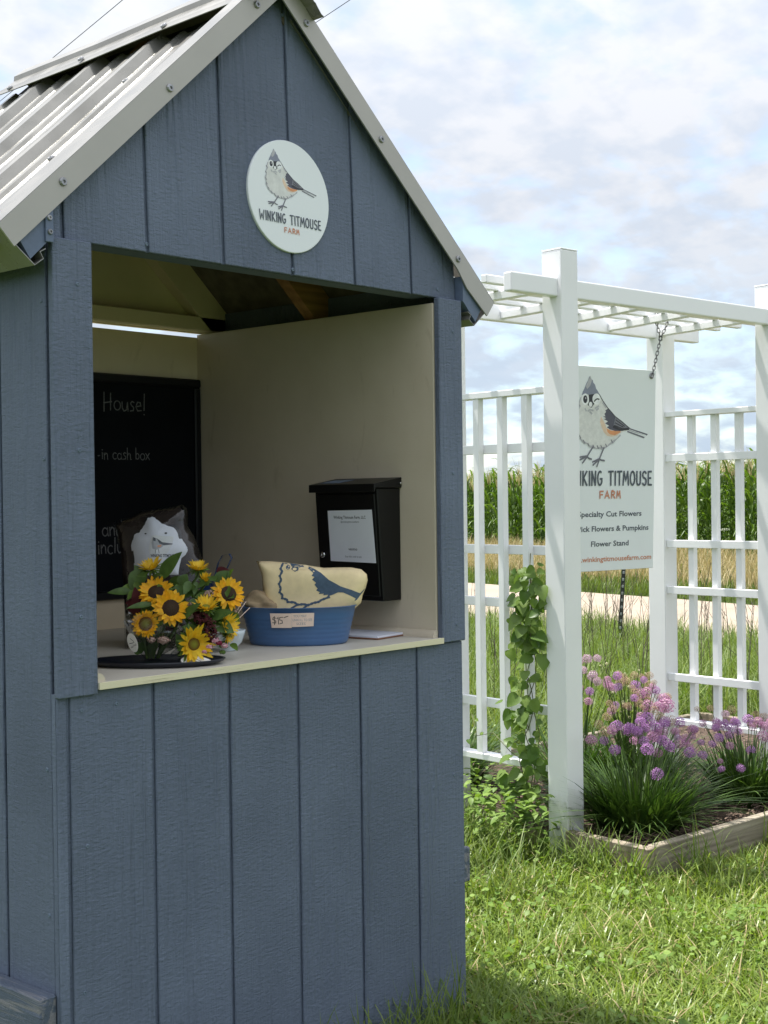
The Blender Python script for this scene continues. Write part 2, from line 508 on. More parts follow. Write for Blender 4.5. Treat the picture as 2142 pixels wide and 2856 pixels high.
for i in range(NG + 1):
    for j in range(NG + 1):
        gx = (i / NG * 2 - 1); gy = (j / NG * 2 - 1)
        gv.append((math.copysign(abs(gx) ** 2.2, gx) * 900, math.copysign(abs(gy) ** 2.2, gy) * 900, 0.0))
for i in range(NG):
    for j in range(NG):
        a = i * (NG + 1) + j
        gf.append((a, a + NG + 1, a + NG + 2, a + 1))
o = mobj('ground', gv, gf, M['ground'])
o['kind'] = 'structure'; o['label'] = 'green lawn and field ground'

def road_mat():
    m, nd, lk, b = new_mat('road_surface')
    v = coords(nd, lk, rnd=False)
    f = noise(nd, lk, v, 1.2, 5.0, 0.6)
    g = noise(nd, lk, v, 45.0, 4.0, 0.75)
    mi = N(nd, 'ShaderNodeMix', data_type='FLOAT', ins={0: 0.55}); lk.new(f, mi.inputs[2]); lk.new(g, mi.inputs[3])
    c = ramp(nd, lk, mi.outputs[0], (0.27, 0.215, 0.16), (0.42, 0.345, 0.27), 0.32, 0.66)
    lk.new(c, b.inputs['Base Color'])
    b.inputs['Roughness'].default_value = 0.9
    bump(nd, lk, g, b, 0.6, 0.02)
    return m
M['road'] = road_mat()
RD = Vector((1.66, 5.51)).normalized()                 # road runs along this direction
RN = Vector((RD.y, -RD.x))                             # points away from the stand (east)
RP = Vector((10.0, 5.9))                               # a point on the near edge
def road_pt(t, w, z=0.0):
    p = RP + RD * t + RN * w
    return (p.x, p.y, z)
RW = 3.55
rv, rf = [], []
ws = [0, 0.25, 0.9, 1.35, 2.2, 2.65, 3.3, RW]
zs_ = [0.012, 0.03, 0.034, 0.028, 0.045, 0.03, 0.03, 0.012]
for k, t in enumerate(np.linspace(-70, 110, 91)):
    for w, z in zip(ws, zs_):
        rv.append(road_pt(t, w + 0.06 * math.sin(t * 1.7 + w) * (w in (0, RW)), z))
for k in range(90):
    for i in range(len(ws) - 1):
        a = k * len(ws) + i
        rf.append((a, a + 1, a + len(ws) + 1, a + len(ws)))
o = mobj('road', rv, rf, M['road'], smooth=True)
o['kind'] = 'structure'; o['label'] = 'pale tan gravel road behind the arbor'

# ------------------------------------------------------------------ the farm stand
PH = math.atan(0.915)
CP, SP = math.cos(PH), math.sin(PH)
XM, ZA = 0.6096, 2.493
WID = 1.2192
def zo(x):
    return ZA - 0.915 * abs(x - XM)
def gy(z, off=0.0):
    return 0.0087 + 0.0339 * (z - 1.8189) + off

stand = thing('farm_stand', 'slate blue gabled farm stand with metal roof and open serving window', 'farm stand')

def tilted(name, pts, off0, off1, mat, parent, bevel=0.0):
    bm = bmesh.new()
    A = [bm.verts.new((x, gy(z, off0), z)) for x, z in pts]
    B = [bm.verts.new((x, gy(z, off1), z)) for x, z in pts]
    n = len(pts)
    bm.faces.new(A); bm.faces.new(B[::-1])
    for i in range(n):
        bm.faces.new((A[i], A[(i + 1) % n], B[(i + 1) % n], B[i]))
    bmesh.ops.recalc_face_normals(bm, faces=bm.faces)
    if bevel:
        bmesh.ops.bevel(bm, geom=list(bm.edges), offset=bevel, segments=1, affect='EDGES')
    return bm_obj(name, bm, mat, parent)

# screw prototype: countersunk head facing -Y
def make_screw(mat, r=0.0042, h=0.0022):
    bm = bmesh.new()
    prof = [(r, 0), (r, h * 0.5), (r * 0.8, h), (r * 0.42, h), (r * 0.30, h * 0.4)]
    rings = []
    for (rr, y) in prof:
        rings.append([bm.verts.new((rr * math.cos(a), -y, rr * math.sin(a))) for a in [2 * math.pi * k / 10 for k in range(10)]])
    for i in range(len(rings) - 1):
        for k in range(10):
            bm.faces.new((rings[i][k], rings[i][(k + 1) % 10], rings[i + 1][(k + 1) % 10], rings[i + 1][k]))
    bm.faces.new(rings[-1])
    bmesh.ops.recalc_face_normals(bm, faces=bm.faces)
    me = bpy.data.meshes.new('screw')
    bm.to_mesh(me); bm.free()
    me.materials.append(mat)
    return me
SCREW_B = make_screw(M['screw_blue'])
SCREW_S = make_screw(M['screw'], 0.0055, 0.004)
SCREW_R = make_screw(M['screw'], 0.0085, 0.005)
def screw(parent, loc, me=SCREW_B, rot=(0, 0, 0)):
    o = bpy.data.objects.new('screw', me)
    link(o, parent)
    o.location = loc; o.rotation_euler = rot
    return o

GX = 0.0254
GR = [0.0] + [GX + 0.2032 * k for k in range(6)] + [WID]
# lower front wall
fw_ = box('front_wall', 0.0, WID, 0.0062, 0.018, 0.03, 0.9555, M['blue'], stand, 0)
tag(fw_, 'lower front wall of vertical grooved siding')
for k in range(7):
    a, b_ = GR[k], GR[k + 1]
    if b_ - a < 0.03:
        o = box('siding_board', a + 0.0005, b_ - 0.0045, 0.0008, 0.0066, 0.031, 0.9545, M['blue'], fw_, 0.0012)
    else:
        o = box('siding_board', a + (0.0045 if k else 0), b_ - (0.0045 if k < 6 else 0), 0.0, 0.0066, 0.031, 0.9545, M['blue'], fw_, 0.0018)
for (x, z) in ((0.055, 0.920), (0.138, 0.923), (0.339, 0.921), (0.064, 0.658), (0.053, 0.379), (0.625, 0.929), (0.908, 0.928), (0.821, 0.936), (1.10, 0.60), (1.18, 0.62), (1.17, 0.86), (1.18, 0.35)):
    screw(fw_, (x, 0.0005, z))
# jamb boards left and right of the window
for (x0, x1, scr) in ((-0.002, 0.0880, ((0.053, 1.733), (0.052, 1.417), (0.05, 1.10))), (1.1310, WID + 0.002, ((1.185, 1.736), (1.186, 1.0), (1.18, 1.38)))):
    o = box('jamb_board', x0, x1, -0.010, 0.007, 0.948 if x0 < 0.5 else 0.957, 1.8165, M['blue'], stand, 0.0022)
    for (x, z) in scr:
        screw(o, (x, -0.0098, z), SCREW_B)
# side walls
for (xa, xb, xf, nm, sg) in ((0.0066, 0.018, 0.0, 'left', -1), (WID - 0.018, WID - 0.0066, WID, 'right', 1)):
    sw = box('side_wall', xa, xb, 0.020, 0.955, 0.03, 1.868, M['blue'], stand, 0)
    gs = [0.012, 0.1775, 0.3807, 0.5839, 0.7871, 0.955]
    for k in range(5):
        y0, y1 = gs[k] + (0.004 if k else 0.008), gs[k + 1] - (0.004 if k < 4 else 0)
        if sg < 0:
            box('siding_board', 0.0002, 0.007, y0, y1, 0.031, 1.866, M['blue'], sw, 0.0018)
        else:
            box('siding_board', WID - 0.007, WID - 0.0002, y0, y1, 0.031, 1.866, M['blue'], sw, 0.0018)
    for (y, z) in ((0.035, 0.811), (0.035, 0.533), (0.031, 1.401), (0.033, 1.70)):
        screw(sw, (0.0004 if sg < 0 else WID - 0.0004, y, z), SCREW_B, (0, 0, R(-90) * -sg * -1 if sg > 0 else R(-90)))
# carrying rails
o = box('carrying_rail', -0.0385, -0.0005, 0.014, 1.02, 0.298, 0.387, M['blue_h'], stand, 0.003)
tag(o, 'weathered blue side rail with flaking top')
o = box('carrying_rail', WID + 0.0005, WID + 0.0405, 0.014, 1.02, 0.333, 0.421, M['blue_h'], stand, 0.003)
# floor frame
box('base_frame', 0.02, WID - 0.02, 0.02, 0.94, -0.02, 0.0295, M['blue_flat'], stand, 0.002)
# gable
gp = [(0.001, 1.8195), (WID - 0.001, 1.8195), (WID - 0.001, zo(WID) - 0.010), (XM, ZA - 0.010), (0.001, zo(0) - 0.010)]
gable = tilted('gable', gp, 0.0062, 0.018, M['blue'], stand)
tag(gable, 'front gable of vertical grooved siding')
GG = [0.0] + [GX + 0.0098 + 0.2032 * k for k in range(6)] + [WID]
for k in range(7):
    a, b_ = GG[k] + (0.0045 if k else 0), GG[k + 1] - (0.0045 if k < 6 else 0)
    top = [(b_, zo(b_) - 0.008)]
    if a < XM < b_:
        top.append((XM, ZA - 0.008))
    top.append((a, zo(a) - 0.008))
    tilted('siding_board', [(a, 1.8190), (b_, 1.8190)] + top, 0.0, 0.0066, M['blue'], gable, 0.0016)
for (x, z) in ((0.235, 1.835), (0.644, 1.831), (0.642, 2.401), (1.15, 1.84)):
    screw(gable, (x, gy(z), z), SCREW_B)
box('header', 0.086, 1.133, 0.030, 0.082, 1.821, 1.90, M['blue_flat'], stand, 0.002)
# rake trims
def mir(pts):
    return [(WID - x, z) for x, z in pts][::-1]
rl = [(-0.125, zo(-0.125)), (-0.092, zo(-0.125) - 0.0362), (XM, ZA - 0.0664), (XM, ZA)]
rr = [(XM + 0.001, ZA), (XM + 0.001, ZA - 0.0664), (1.198, zo(1.198) - 0.0630), (1.232, 1.848), (1.311, 1.785), (1.342, zo(1.342) - 0.002)]
rake_l = tilted('rake_trim', rl, -0.030, -0.026, M['rake'], stand)
rake_r = tilted('rake_trim', rr, -0.0302, -0.0262, M['rake'], stand)
for (x, z) in ((0.018, 1.920), (0.285, 2.154), (0.536, 2.389)):
    screw(rake_l, (x, gy(z, -0.030), z), SCREW_R)
for (x, z) in ((0.686, 2.386), (0.925, 2.169), (1.199, 1.918)):
    screw(rake_r, (x, gy(z, -0.030), z), SCREW_R)
# rake top flanges lie on the roof
def slope_pt(sgn, s, h):
    """point on a roof slope: s metres down from the ridge, h above the outer line"""
    return (XM + sgn * (s * CP + h * SP), ZA - s * SP + h * CP)
LS = (XM + 0.125) / CP
def slab(name, sgn, s0, s1, h0, h1, y0, y1, mat, parent, ytilt=False):
    pts = [slope_pt(sgn, s0, h0), slope_pt(sgn, s1, h0), slope_pt(sgn, s1, h1), slope_pt(sgn, s0, h1)]
    bm = bmesh.new()
    A = [bm.verts.new((x, y0 + (0.0339 * (z - 1.8189) if ytilt else 0), z)) for x, z in pts]
    B = [bm.verts.new((x, y1, z)) for x, z in pts]
    bm.faces.new(A); bm.faces.new(B[::-1])
    for i in range(4):
        bm.faces.new((A[i], A[(i + 1) % 4], B[(i + 1) % 4], B[i]))
    return bm_obj(name, bm, mat, parent)
slab('flange', -1, 0.01, LS, -0.001, 0.0012, 0.0087 - 0.0298, 0.050, M['roof'], rake_l, True)
slab('flange', 1, 0.01, LS - 0.002, -0.001, 0.0012, 0.0087 - 0.0298, 0.050, M['roof'], rake_r, True)
# corrugated panels
def rib_profile(y0, y1):
    P = [(y0, 0.0)]
    majors = [0.115 + 0.2286 * k for k in range(4)]
    for k, c in enumerate(majors):
        P += [(c - 0.026, 0.0), (c - 0.011, 0.020), (c + 0.011, 0.020), (c + 0.026, 0.0)]
        for d in (0.076, 0.152):
            cc = c + d
            if cc + 0.02 < y1:
                P += [(cc - 0.014, 0.0), (cc - 0.007, 0.0075), (cc + 0.007, 0.0075), (cc + 0.014, 0.0)]
    P = [q for q in P if y0 <= q[0] <= y1] + [(y1, 0.0)]
    return P
for sgn in (-1, 1):
    pr_ = rib_profile(0.020, 0.975)
    V, F = [], []
    for s in (0.105, 0.25, 0.5, 0.75, LS + 0.004):
        for (y, h) in pr_:
            x, z = slope_pt(sgn, s, -0.040 + h + 0.0016 * math.sin(s * 7 + y * 3))
            V.append((x, y, z))
    n = len(pr_)
    for i in range(4):
        for k in range(n - 1):
            F.append((i * n + k, i * n + k + 1, (i + 1) * n + k + 1, (i + 1) * n + k))
    rp = mobj('roof_panel', V, F, M['roof'], stand)
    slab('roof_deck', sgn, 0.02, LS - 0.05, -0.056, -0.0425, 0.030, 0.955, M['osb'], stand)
    rotn = Matrix.Rotation(-sgn * (math.pi / 2 - PH) if False else 0, 4, 'Y')
    for (s, y) in ((0.64, 0.228), (0.64, 0.46), (0.64, 0.69), (0.30, 0.30)):
        x, z = slope_pt(sgn, s, -0.0395)
        # screw axis (-Y of the prototype) to the slope normal
        nrm = Vector((sgn * SP, 0, CP))
        q = Vector((0, -1, 0)).rotation_difference(nrm)
        sc_ = screw(rp, (x, y, z), SCREW_R); sc_.rotation_euler = q.to_euler()
# ridge cap
cp = [(0.508, 2.4010), (0.516, 2.4045), (0.528, 2.4175), (0.5335, 2.4245), (0.538, 2.4265), (0.574, 2.4570), (0.5755, 2.4705), (XM, 2.4985)]
full = cp + [(WID - x, z) for x, z in cp[::-1][1:]]
V, F = [], []
for j, y in enumerate((-0.034, 0.3, 0.62, 0.985)):
    dz = -0.018 * max(0, y) / 0.98 + 0.003 * math.sin(y * 9)
    for (x, z) in full:
        V.append((x, y, z + dz))
n = len(full)
for j in range(3):
    for i in range(n - 1):
        F.append((j * n + i, j * n + i + 1, (j + 1) * n + i + 1, (j + 1) * n + i))
cap = mobj('ridge_cap', V, F, M['roof'], stand)
sol = cap.modifiers.new('thick', 'SOLIDIFY'); sol.thickness = 0.0016
for y in (0.30, 0.62, 0.93):
    q = Vector((0, -1, 0)).rotation_difference(Vector((-SP, 0, CP)))
    sc_ = screw(cap, (0.5265, y, 2.418 - 0.018 * y), SCREW_R); sc_.rotation_euler = q.to_euler()
# eave flashing and rafter tails
def strip_profile(pts, t=0.0018):
    L_, R_ = [], []
    for i, p in enumerate(pts):
        a = Vector(pts[max(i - 1, 0)]); b_ = Vector(pts[min(i + 1, len(pts) - 1)])
        d = (b_ - a).normalized(); nn = Vector((-d.y, d.x)) * t / 2
        L_.append((p[0] + nn.x, p[1] + nn.y)); R_.append((p[0] - nn.x, p[1] - nn.y))
    return L_ + R_[::-1]
fl = [(-0.126, 1.822), (-0.045, 1.757), (-0.026, 1.771), (-0.033, 1.783), (-0.021, 1.790)]
prism('eave_flashing', strip_profile(fl), -0.016, 0.975, 'y', M['roof'], stand)
prism('eave_flashing', mir(strip_profile(fl)), -0.016, 0.975, 'y', M['roof'], stand)
tl = [(-0.080, 1.806), (-0.053, 1.7675), (-0.003, 1.816), (-0.003, 1.878)]
for pts in (tl, mir(tl)):
    rt_ = prism('rafter_tail', pts, -0.014, 0.024, 'y', M['blue_flat'], stand)
brk = box('bracket_plate', -0.0215, -0.0045, -0.019, -0.0145, 1.803, 1.872, M['blue_flat'], stand, 0.001)
screw(brk, (-0.014, -0.019, 1.848), SCREW_S)
screw(brk, (-0.013, -0.019, 1.822), SCREW_S)
# inside
M['gap_shade'] = plain('black_gap_shade', (0.012, 0.012, 0.012), 0.9, var=0.2)  # black colour stands in for the shade in the gap under the ridge cap
M['shelf'] = plain('shelf_paint', (0.58, 0.545, 0.47), 0.45, var=0.05, nscale=9)
XL_, XR_ = 0.0885, 1.1276
slab('ridge_gap_shade', -1, 0.012, 0.20, -0.0422, -0.0414, 0.03, 0.955, M['gap_shade'], stand)
slab('ridge_gap_shade', 1, 0.012, 0.20, -0.0422, -0.0414, 0.03, 0.955, M['gap_shade'], stand)
ip = box('inner_panel', XR_, XR_ + 0.012, 0.008, 0.905, 0.9705, 1.804, M['cream'], stand, 0.001)
ip = box('inner_panel', XL_ - 0.012, XL_, 0.008, 0.905, 0.9705, 1.804, M['cream'], stand, 0.001)
box('back_wall', 0.019, WID - 0.019, 0.905, 0.917, 0.03, 1.7965, M['cream_bounce_lit'], stand, 0.001)
tb = [(0.02, 1.809), (WID - 0.02, 1.809), (WID - 0.02, zo(WID) - 0.06), (XM, ZA - 0.06), (0.02, zo(0) - 0.06)]
prism('back_gable', tb, 0.906, 0.918, 'y', M['cream_bounce_lit'], stand)
box('cross_bar', 0.02, 1.205, 0.862, 0.9055, 1.812, 1.852, M['cream_bounce_lit'], stand, 0.002)
for sgn in (-1, 1):
    slab('rafter', sgn, 0.03, LS - 0.105, -0.140, -0.057, 0.862, 0.904, M['cream_bounce_lit'], stand)
    slab('rafter', sgn, 0.03, LS - 0.105, -0.140, -0.057, 0.44, 0.478, M['pine'], stand)
# shelf: board and worn plywood edge
sh = box('shelf', XL_ - 0.0008, XR_ + 0.0008, -0.0125, 0.904, 0.9572, 0.970, M['shelf'], stand, 0)
sh2 = box('shelf_edge', XL_ - 0.001, XR_ + 0.002, -0.0150, -0.0128, 0.9565, 0.9706, M['ply'], sh, 0.0004)
tag(sh2, 'worn plywood front edge of the shelf')
# quarter round mouldings
def quarter(name, corner, sx, y0, y1):
    pts = [(corner[0], corner[1])] + [(corner[0] + sx * 0.018 * math.cos(a), corner[1] + 0.018 * math.sin(a)) for a in np.linspace(0, math.pi / 2, 7)]
    prism(name, pts, y0, y1, 'y', M['cream'], stand)
quarter('quarter_round', (XR_, 0.9703), -1, 0.004, 0.90)
quarter('quarter_round', (XL_, 0.9703), 1, -0.008, 0.90)

# ------------------------------------------------------------------ flat print: polygons, strokes and type
class Print:
    """collects flat shapes in a (u, v) plane, several inks, each layer a hair above the last"""
    def __init__(self, fmap):
        self.f = fmap; self.V = []; self.F = []; self.I = []; self.lay = 0
    def poly(self, pts, ink, layer=None):
        self.lay += 1
        L = self.lay if layer is None else layer
        base = len(self.V)
        self.V += [self.f(u, v, L) for u, v in pts]
        for t in tessellate_polygon([[Vector((u, v, 0)) for u, v in pts]]):
            self.F.append(tuple(base + i for i in t)); self.I.append(ink)
    def ellipse(self, c, rx, ry, ink, rot=0.0, n=20):
        cr, sr = math.cos(rot), math.sin(rot)
        self.poly([(c[0] + rx * math.cos(a) * cr - ry * math.sin(a) * sr, c[1] + rx * math.cos(a) * sr + ry * math.sin(a) * cr) for a in [2 * math.pi * k / n for k in range(n)]], ink)
    def stroke(self, pts, w, ink, layer=None, sub=1):
        """mitred ribbon; w is one width or one per point"""
        self.lay += 1
        L = self.lay if layer is None else layer
        P = [Vector(p) for p in pts]
        Wd = w if isinstance(w, (list, tuple)) else [w] * len(P)
        if sub > 1:
            Q, WW = [], []
            for i in range(len(P) - 1):
                for k in range(sub):
                    Q.append(P[i].lerp(P[i + 1], k / sub)); WW.append(Wd[i] + (Wd[i + 1] - Wd[i]) * k / sub)
            Q.append(P[-1]); WW.append(Wd[-1]); P, Wd = Q, WW
        base = len(self.V)
        for i, p in enumerate(P):
            d0 = (p - P[i - 1]).normalized() if i else None
            d1 = (P[i + 1] - p).normalized() if i < len(P) - 1 else None
            d = (d0 + d1) if (d0 and d1) else (d0 or d1)
            d = d.normalized() if d.length > 1e-6 else (d1 or d0)
            nn = Vector((-d.y, d.x))
            k = 1.0
            if d0 and d1:
                c = max(0.45, nn.dot(Vector((-d1.y, d1.x)))); k = 1 / c
            e = Vector((0, 0))
            if not d0: e = -d * Wd[i] * 0.35
            if not d1: e = d * Wd[i] * 0.35
            for sg in (1, -1):
                q = p + e + nn * sg * Wd[i] * 0.5 * k
                self.V.append(self.f(q.x, q.y, L))
        for i in range(len(P) - 1):
            self.F.append((base + 2 * i, base + 2 * i + 1, base + 2 * i + 3, base + 2 * i + 2)); self.I.append(ink)
    def build(self, name, mats, parent):
        return mobj(name, self.V, self.F, None, parent, mats=mats, fmat=self.I)

def arc(cx, cy, rx, ry, a0, a1, n=9):
    return [(cx + rx * math.cos(R(a)), cy + ry * math.sin(R(a))) for a in np.linspace(a0, a1, n)]
# narrow hand-drawn capitals: (advance, strokes), unit height
CAPS = {
 'W': (0.50, [[(0.0, 1), (0.07, 0.0), (0.22, 0.55)], [(0.22, 0.60), (0.36, 0.02), (0.44, 0.98)]]),
 'I': (0.12, [[(0.05, 1), (0.06, 0)]]),
 'N': (0.36, [[(0.03, 0), (0.02, 1)], [(0.02, 0.98), (0.28, 0.02)], [(0.28, 0), (0.29, 1)]]),
 'K': (0.36, [[(0.03, 0), (0.03, 1)], [(0.30, 1), (0.05, 0.48)], [(0.07, 0.52), (0.31, 0)]]),
 'G': (0.38, [arc(0.17, 0.5, 0.16, 0.5, 60, 330, 14) + [(0.31, 0.45), (0.19, 0.45)]]),
 'T': (0.36, [[(0.0, 0.98), (0.33, 1.0)], [(0.165, 0.97), (0.17, 0)]]),
 'M': (0.46, [[(0.0, 0), (0.06, 1)], [(0.06, 0.98), (0.20, 0.35), (0.34, 0.98)], [(0.34, 1), (0.41, 0)]]),
 'O': (0.40, [arc(0.17, 0.5, 0.165, 0.5, 90, 448, 20)]),
 'U': (0.38, [[(0.02, 1), (0.02, 0.25)] + arc(0.155, 0.2, 0.135, 0.2, 180, 360, 9) + [(0.29, 1)]]),
 'S': (0.33, [arc(0.14, 0.75, 0.13, 0.25, 30, 230, 10) + arc(0.13, 0.25, 0.14, 0.27, 60, -150, 11)]),
 'E': (0.30, [[(0.25, 1.0), (0.02, 0.98), (0.03, 0.02), (0.27, 0.0)], [(0.03, 0.5), (0.21, 0.51)]]),
 'F': (0.46, [[(0.40, 0.97), (0.04, 0.97), (0.04, 0)], [(0.04, 0.5), (0.34, 0.5)]]),
 'A': (0.58, [[(0.0, 0), (0.25, 1), (0.50, 0)], [(0.10, 0.33), (0.40, 0.33)]]),
 'R': (0.50, [[(0.04, 0), (0.04, 0.98), (0.22, 0.98)] + arc(0.22, 0.74, 0.17, 0.24, 90, -90, 8) + [(0.06, 0.50)], [(0.2, 0.5), (0.42, 0)]]),
 ' ': (0.26, []),
}
def caps(pr, text, x0, z0, width, h, sw, ink, layer, gap=0.06):
    tot = sum(CAPS[c][0] + gap for c in text) - gap
    k = width / tot
    x = x0
    for c in text:
        adv, ss = CAPS[c]
        for i, s in enumerate(ss):
            pr.stroke([(x + px * k, z0 + py * h) for px, py in s], sw, ink, layer + i * 0.4)
        x += (adv + gap) * k

def type_geo(text, size, xscale=1.0, bold=0.0, spacing=1.0):
    cu = bpy.data.curves.new('type', 'FONT')
    cu.body = text; cu.size = size; cu.align_x = 'CENTER'; cu.offset = bold; cu.space_character = spacing
    cu.resolution_u = 2
    ob = bpy.data.objects.new('type', cu)
    COL.objects.link(ob)
    dg = bpy.context.evaluated_depsgraph_get()
    me = bpy.data.meshes.new_from_object(ob.evaluated_get(dg))
    V = [(v.co.x * xscale, v.co.y) for v in me.vertices]
    F = [tuple(p.vertices) for p in me.polygons]
    bpy.data.objects.remove(ob, do_unlink=True)
    bpy.data.meshes.remove(me)
    bpy.data.curves.remove(cu)
    return V, F
def typeset(pr, text, cx, z, size, ink, layer, xscale=1.0, bold=0.0, width=None, spacing=1.0):
    V, F = type_geo(text, size, xscale, bold, spacing)
    if width:
        w = max(v[0] for v in V) - min(v[0] for v in V)
        V = [(x * width / w, y) for x, y in V]
    base = len(pr.V)
    pr.V += [pr.f(cx + x, z + y, layer) for x, y in V]
    for f in F:
        pr.F.append(tuple(base + i for i in f)); pr.I.append(ink)

def ink(name, c, rough=0.45):
    return plain(name, c, rough, var=0.10, nscale=60)
INKS = [ink('ink_body_white', (0.70, 0.70, 0.67)), ink('ink_crest_grey', (0.23, 0.25, 0.32)), ink('ink_black', (0.025, 0.026, 0.035)),
        ink('ink_wing_dark', (0.085, 0.085, 0.115)), ink('ink_wing_grey', (0.19, 0.19, 0.22)), ink('ink_pale_orange', (0.72, 0.55, 0.40)),
        ink('ink_orange', (0.70, 0.30, 0.13)), ink('ink_slate', (0.075, 0.09, 0.115)), ink('ink_rust', (0.60, 0.25, 0.15)), ink('ink_white', (0.82, 0.83, 0.83)), ink('ink_leg', (0.16, 0.16, 0.19)), ink('ink_light_grey', (0.45, 0.45, 0.47))]
def D2U(p):
    u, v = p
    X = 2.0229e-4 * u - 7.34e-6 * v + 0.4776
    Z = 3.079e-5 * u - 1.4526e-4 * v + 2.11666
    return ((X - 0.638) / 0.125, (Z - 1.992) / 0.125)
def bird(pr):
    U = lambda pts: [D2U(p) for p in pts]
    ps = lambda pts, i: pr.poly(U(pts), i)
    body = [(690, 500), (600, 488), (520, 476), (497, 505), (482, 560), (490, 590), (468, 640), (478, 680), (460, 740), (472, 800), (470, 840), (492, 880), (500, 915), (530, 945), (560, 975), (585, 985), (610, 1018), (645, 1036), (690, 1058), (720, 1060), (760, 1070), (800, 1062), (830, 1040), (865, 1026), (905, 1000), (940, 970), (955, 945), (1040, 935), (1030, 915), (930, 905), (850, 860), (880, 770), (835, 712), (790, 665), (755, 610), (720, 555)]
    ps(body, 0)
    # soft shading strokes of the drawing
    ps([(722, 735), (760, 800), (790, 870), (860, 912), (945, 925), (948, 940), (905, 965), (850, 968), (800, 950), (760, 905), (735, 850), (715, 790)], 5)
    ps([(790, 868), (830, 900), (900, 915), (945, 925), (940, 940), (880, 958), (830, 940), (800, 910)], 6)
    ps([(742, 735), (770, 745), (758, 715), (775, 700), (765, 682), (795, 668), (835, 712), (880, 770), (862, 870), (935, 908), (1040, 918), (965, 930), (885, 915), (825, 888), (790, 858), (815, 850), (770, 815), (800, 800), (755, 770), (778, 765)], 3)
    ps([(882, 772), (950, 828), (1000, 876), (1040, 916), (935, 906), (864, 868)], 4)
    for a, b in (((885, 800), (985, 885)), ((880, 830), (970, 890)), ((872, 855), (955, 900))):
        pr.stroke(U([a, b]), 0.012, 2)
    pr.stroke(U([(864, 868), (935, 910), (1040, 922)]), 0.03, 2)
    pr.stroke(U([(690, 502), (735, 580), (790, 660), (880, 768), (955, 832), (1040, 914)]), 0.012, 2)
    ps([(1030, 908), (1252, 1016), (1238, 1032), (1040, 940)], 3)
    ps([(1022, 938), (1218, 1040), (1208, 1052), (1015, 950)], 10)
    pr.stroke(U([(1040, 930), (1235, 1027)]), 0.008, 9)
    ps([(586, 298), (596, 335), (614, 345), (622, 375), (640, 395), (655, 440), (675, 470), (695, 508), (655, 492), (625, 498), (580, 492), (555, 478), (530, 476), (505, 482), (515, 450), (532, 415), (548, 370), (566, 340), (574, 310)], 1)
    ps([(586, 300), (606, 345), (590, 400), (560, 430), (545, 400), (566, 345)], 11)
    ps([(578, 490), (640, 492), (634, 525), (632, 560), (645, 592), (612, 630), (572, 592), (586, 560), (582, 520)], 2)
    pr.ellipse(D2U((545, 530)), 0.062, 0.068, 9)
    pr.ellipse(D2U((545, 530)), 0.036, 0.046, 2)
    pr.ellipse(D2U((549, 520)), 0.010, 0.013, 11)
    pr.ellipse(D2U((664, 548)), 0.070, 0.066, 9)
    pr.stroke(U([(642, 568), (655, 553), (672, 547), (692, 556)]), 0.016, 2)
    pr.ellipse(D2U((604, 592)), 0.030, 0.030, 9)
    for pts in ([(548, 628), (560, 650)], [(580, 655), (602, 645), (632, 660)], [(600, 668), (622, 690)], [(655, 640), (690, 625)], [(670, 660), (690, 650)], [(735, 600), (770, 650)]):
        pr.stroke(U(pts), 0.022, 11)
    edge = [(497, 505), (482, 560), (490, 590), (468, 640), (478, 680), (460, 740), (472, 800), (470, 840), (492, 880), (500, 915), (530, 945), (560, 975), (585, 985), (610, 1018), (645, 1036), (690, 1058), (720, 1060), (760, 1070), (800, 1062), (830, 1040), (865, 1026), (905, 1000), (940, 970)]
    pr.stroke(U(edge), [0.012 + 0.010 * (i % 3) for i in range(len(edge))], 11)
    for (x, y) in ((478, 575), (466, 660), (470, 760), (478, 830), (508, 905), (550, 960), (600, 1000), (655, 1030), (700, 1045), (740, 1050), (790, 1045), (850, 1015)):
        pr.stroke(U([(x - 6, y - 14), (x + 8, y + 14)]), 0.014, 4)
    for pts in ([(648, 1036), (594, 1118)], [(594, 1116), (502, 1110)], [(592, 1118), (512, 1140)], [(594, 1122), (548, 1176)], [(594, 1120), (610, 1142), (640, 1156)],
                [(768, 1066), (726, 1170)], [(726, 1170), (655, 1188)], [(724, 1172), (660, 1222)], [(726, 1174), (702, 1244)], [(726, 1172), (745, 1188), (780, 1200)]):
        pr.stroke(U(pts), 0.020, 10)

def logo(pr, k, dx, dz, sub=0):
    caps(pr, 'WINKING TITMOUSE', -0.754, -0.497, 1.52, 0.163, 0.024, 7, 60, 0.085)
    caps(pr, 'FARM', -0.165, -0.655, 0.37, 0.086, 0.017, 8, 60, 0.14)

# round sign on the gable
rs = thing('round_sign', 'round white sign with titmouse logo on the gable of the blue stand', 'sign', (0.638, gy(1.992, -0.004), 1.992), (math.atan(-0.0339), 0, 0))
bm = bmesh.new()
prof = [(0.125, 0.004), (0.125, -0.0005), (0.1238, -0.0018)]
rings = [[bm.verts.new((r * math.cos(2 * math.pi * k / 72), y, r * math.sin(2 * math.pi * k / 72))) for k in range(72)] for r, y in prof]
for i in range(2):
    for k in range(72):
        bm.faces.new((rings[i][k], rings[i][(k + 1) % 72], rings[i + 1][(k + 1) % 72], rings[i + 1][k]))
bm.faces.new(rings[0]); bm.faces.new(rings[-1])
bm_obj('board', bm, M['white_board'], rs)
pr = Print(lambda u, v, L: (u * 0.125, -0.0021 - L * 0.000012, v * 0.125))
bird(pr); logo(pr, 1, 0, 0)
o = pr.build('printed_logo', INKS, rs)
tag(o, 'winking titmouse drawing and farm name')

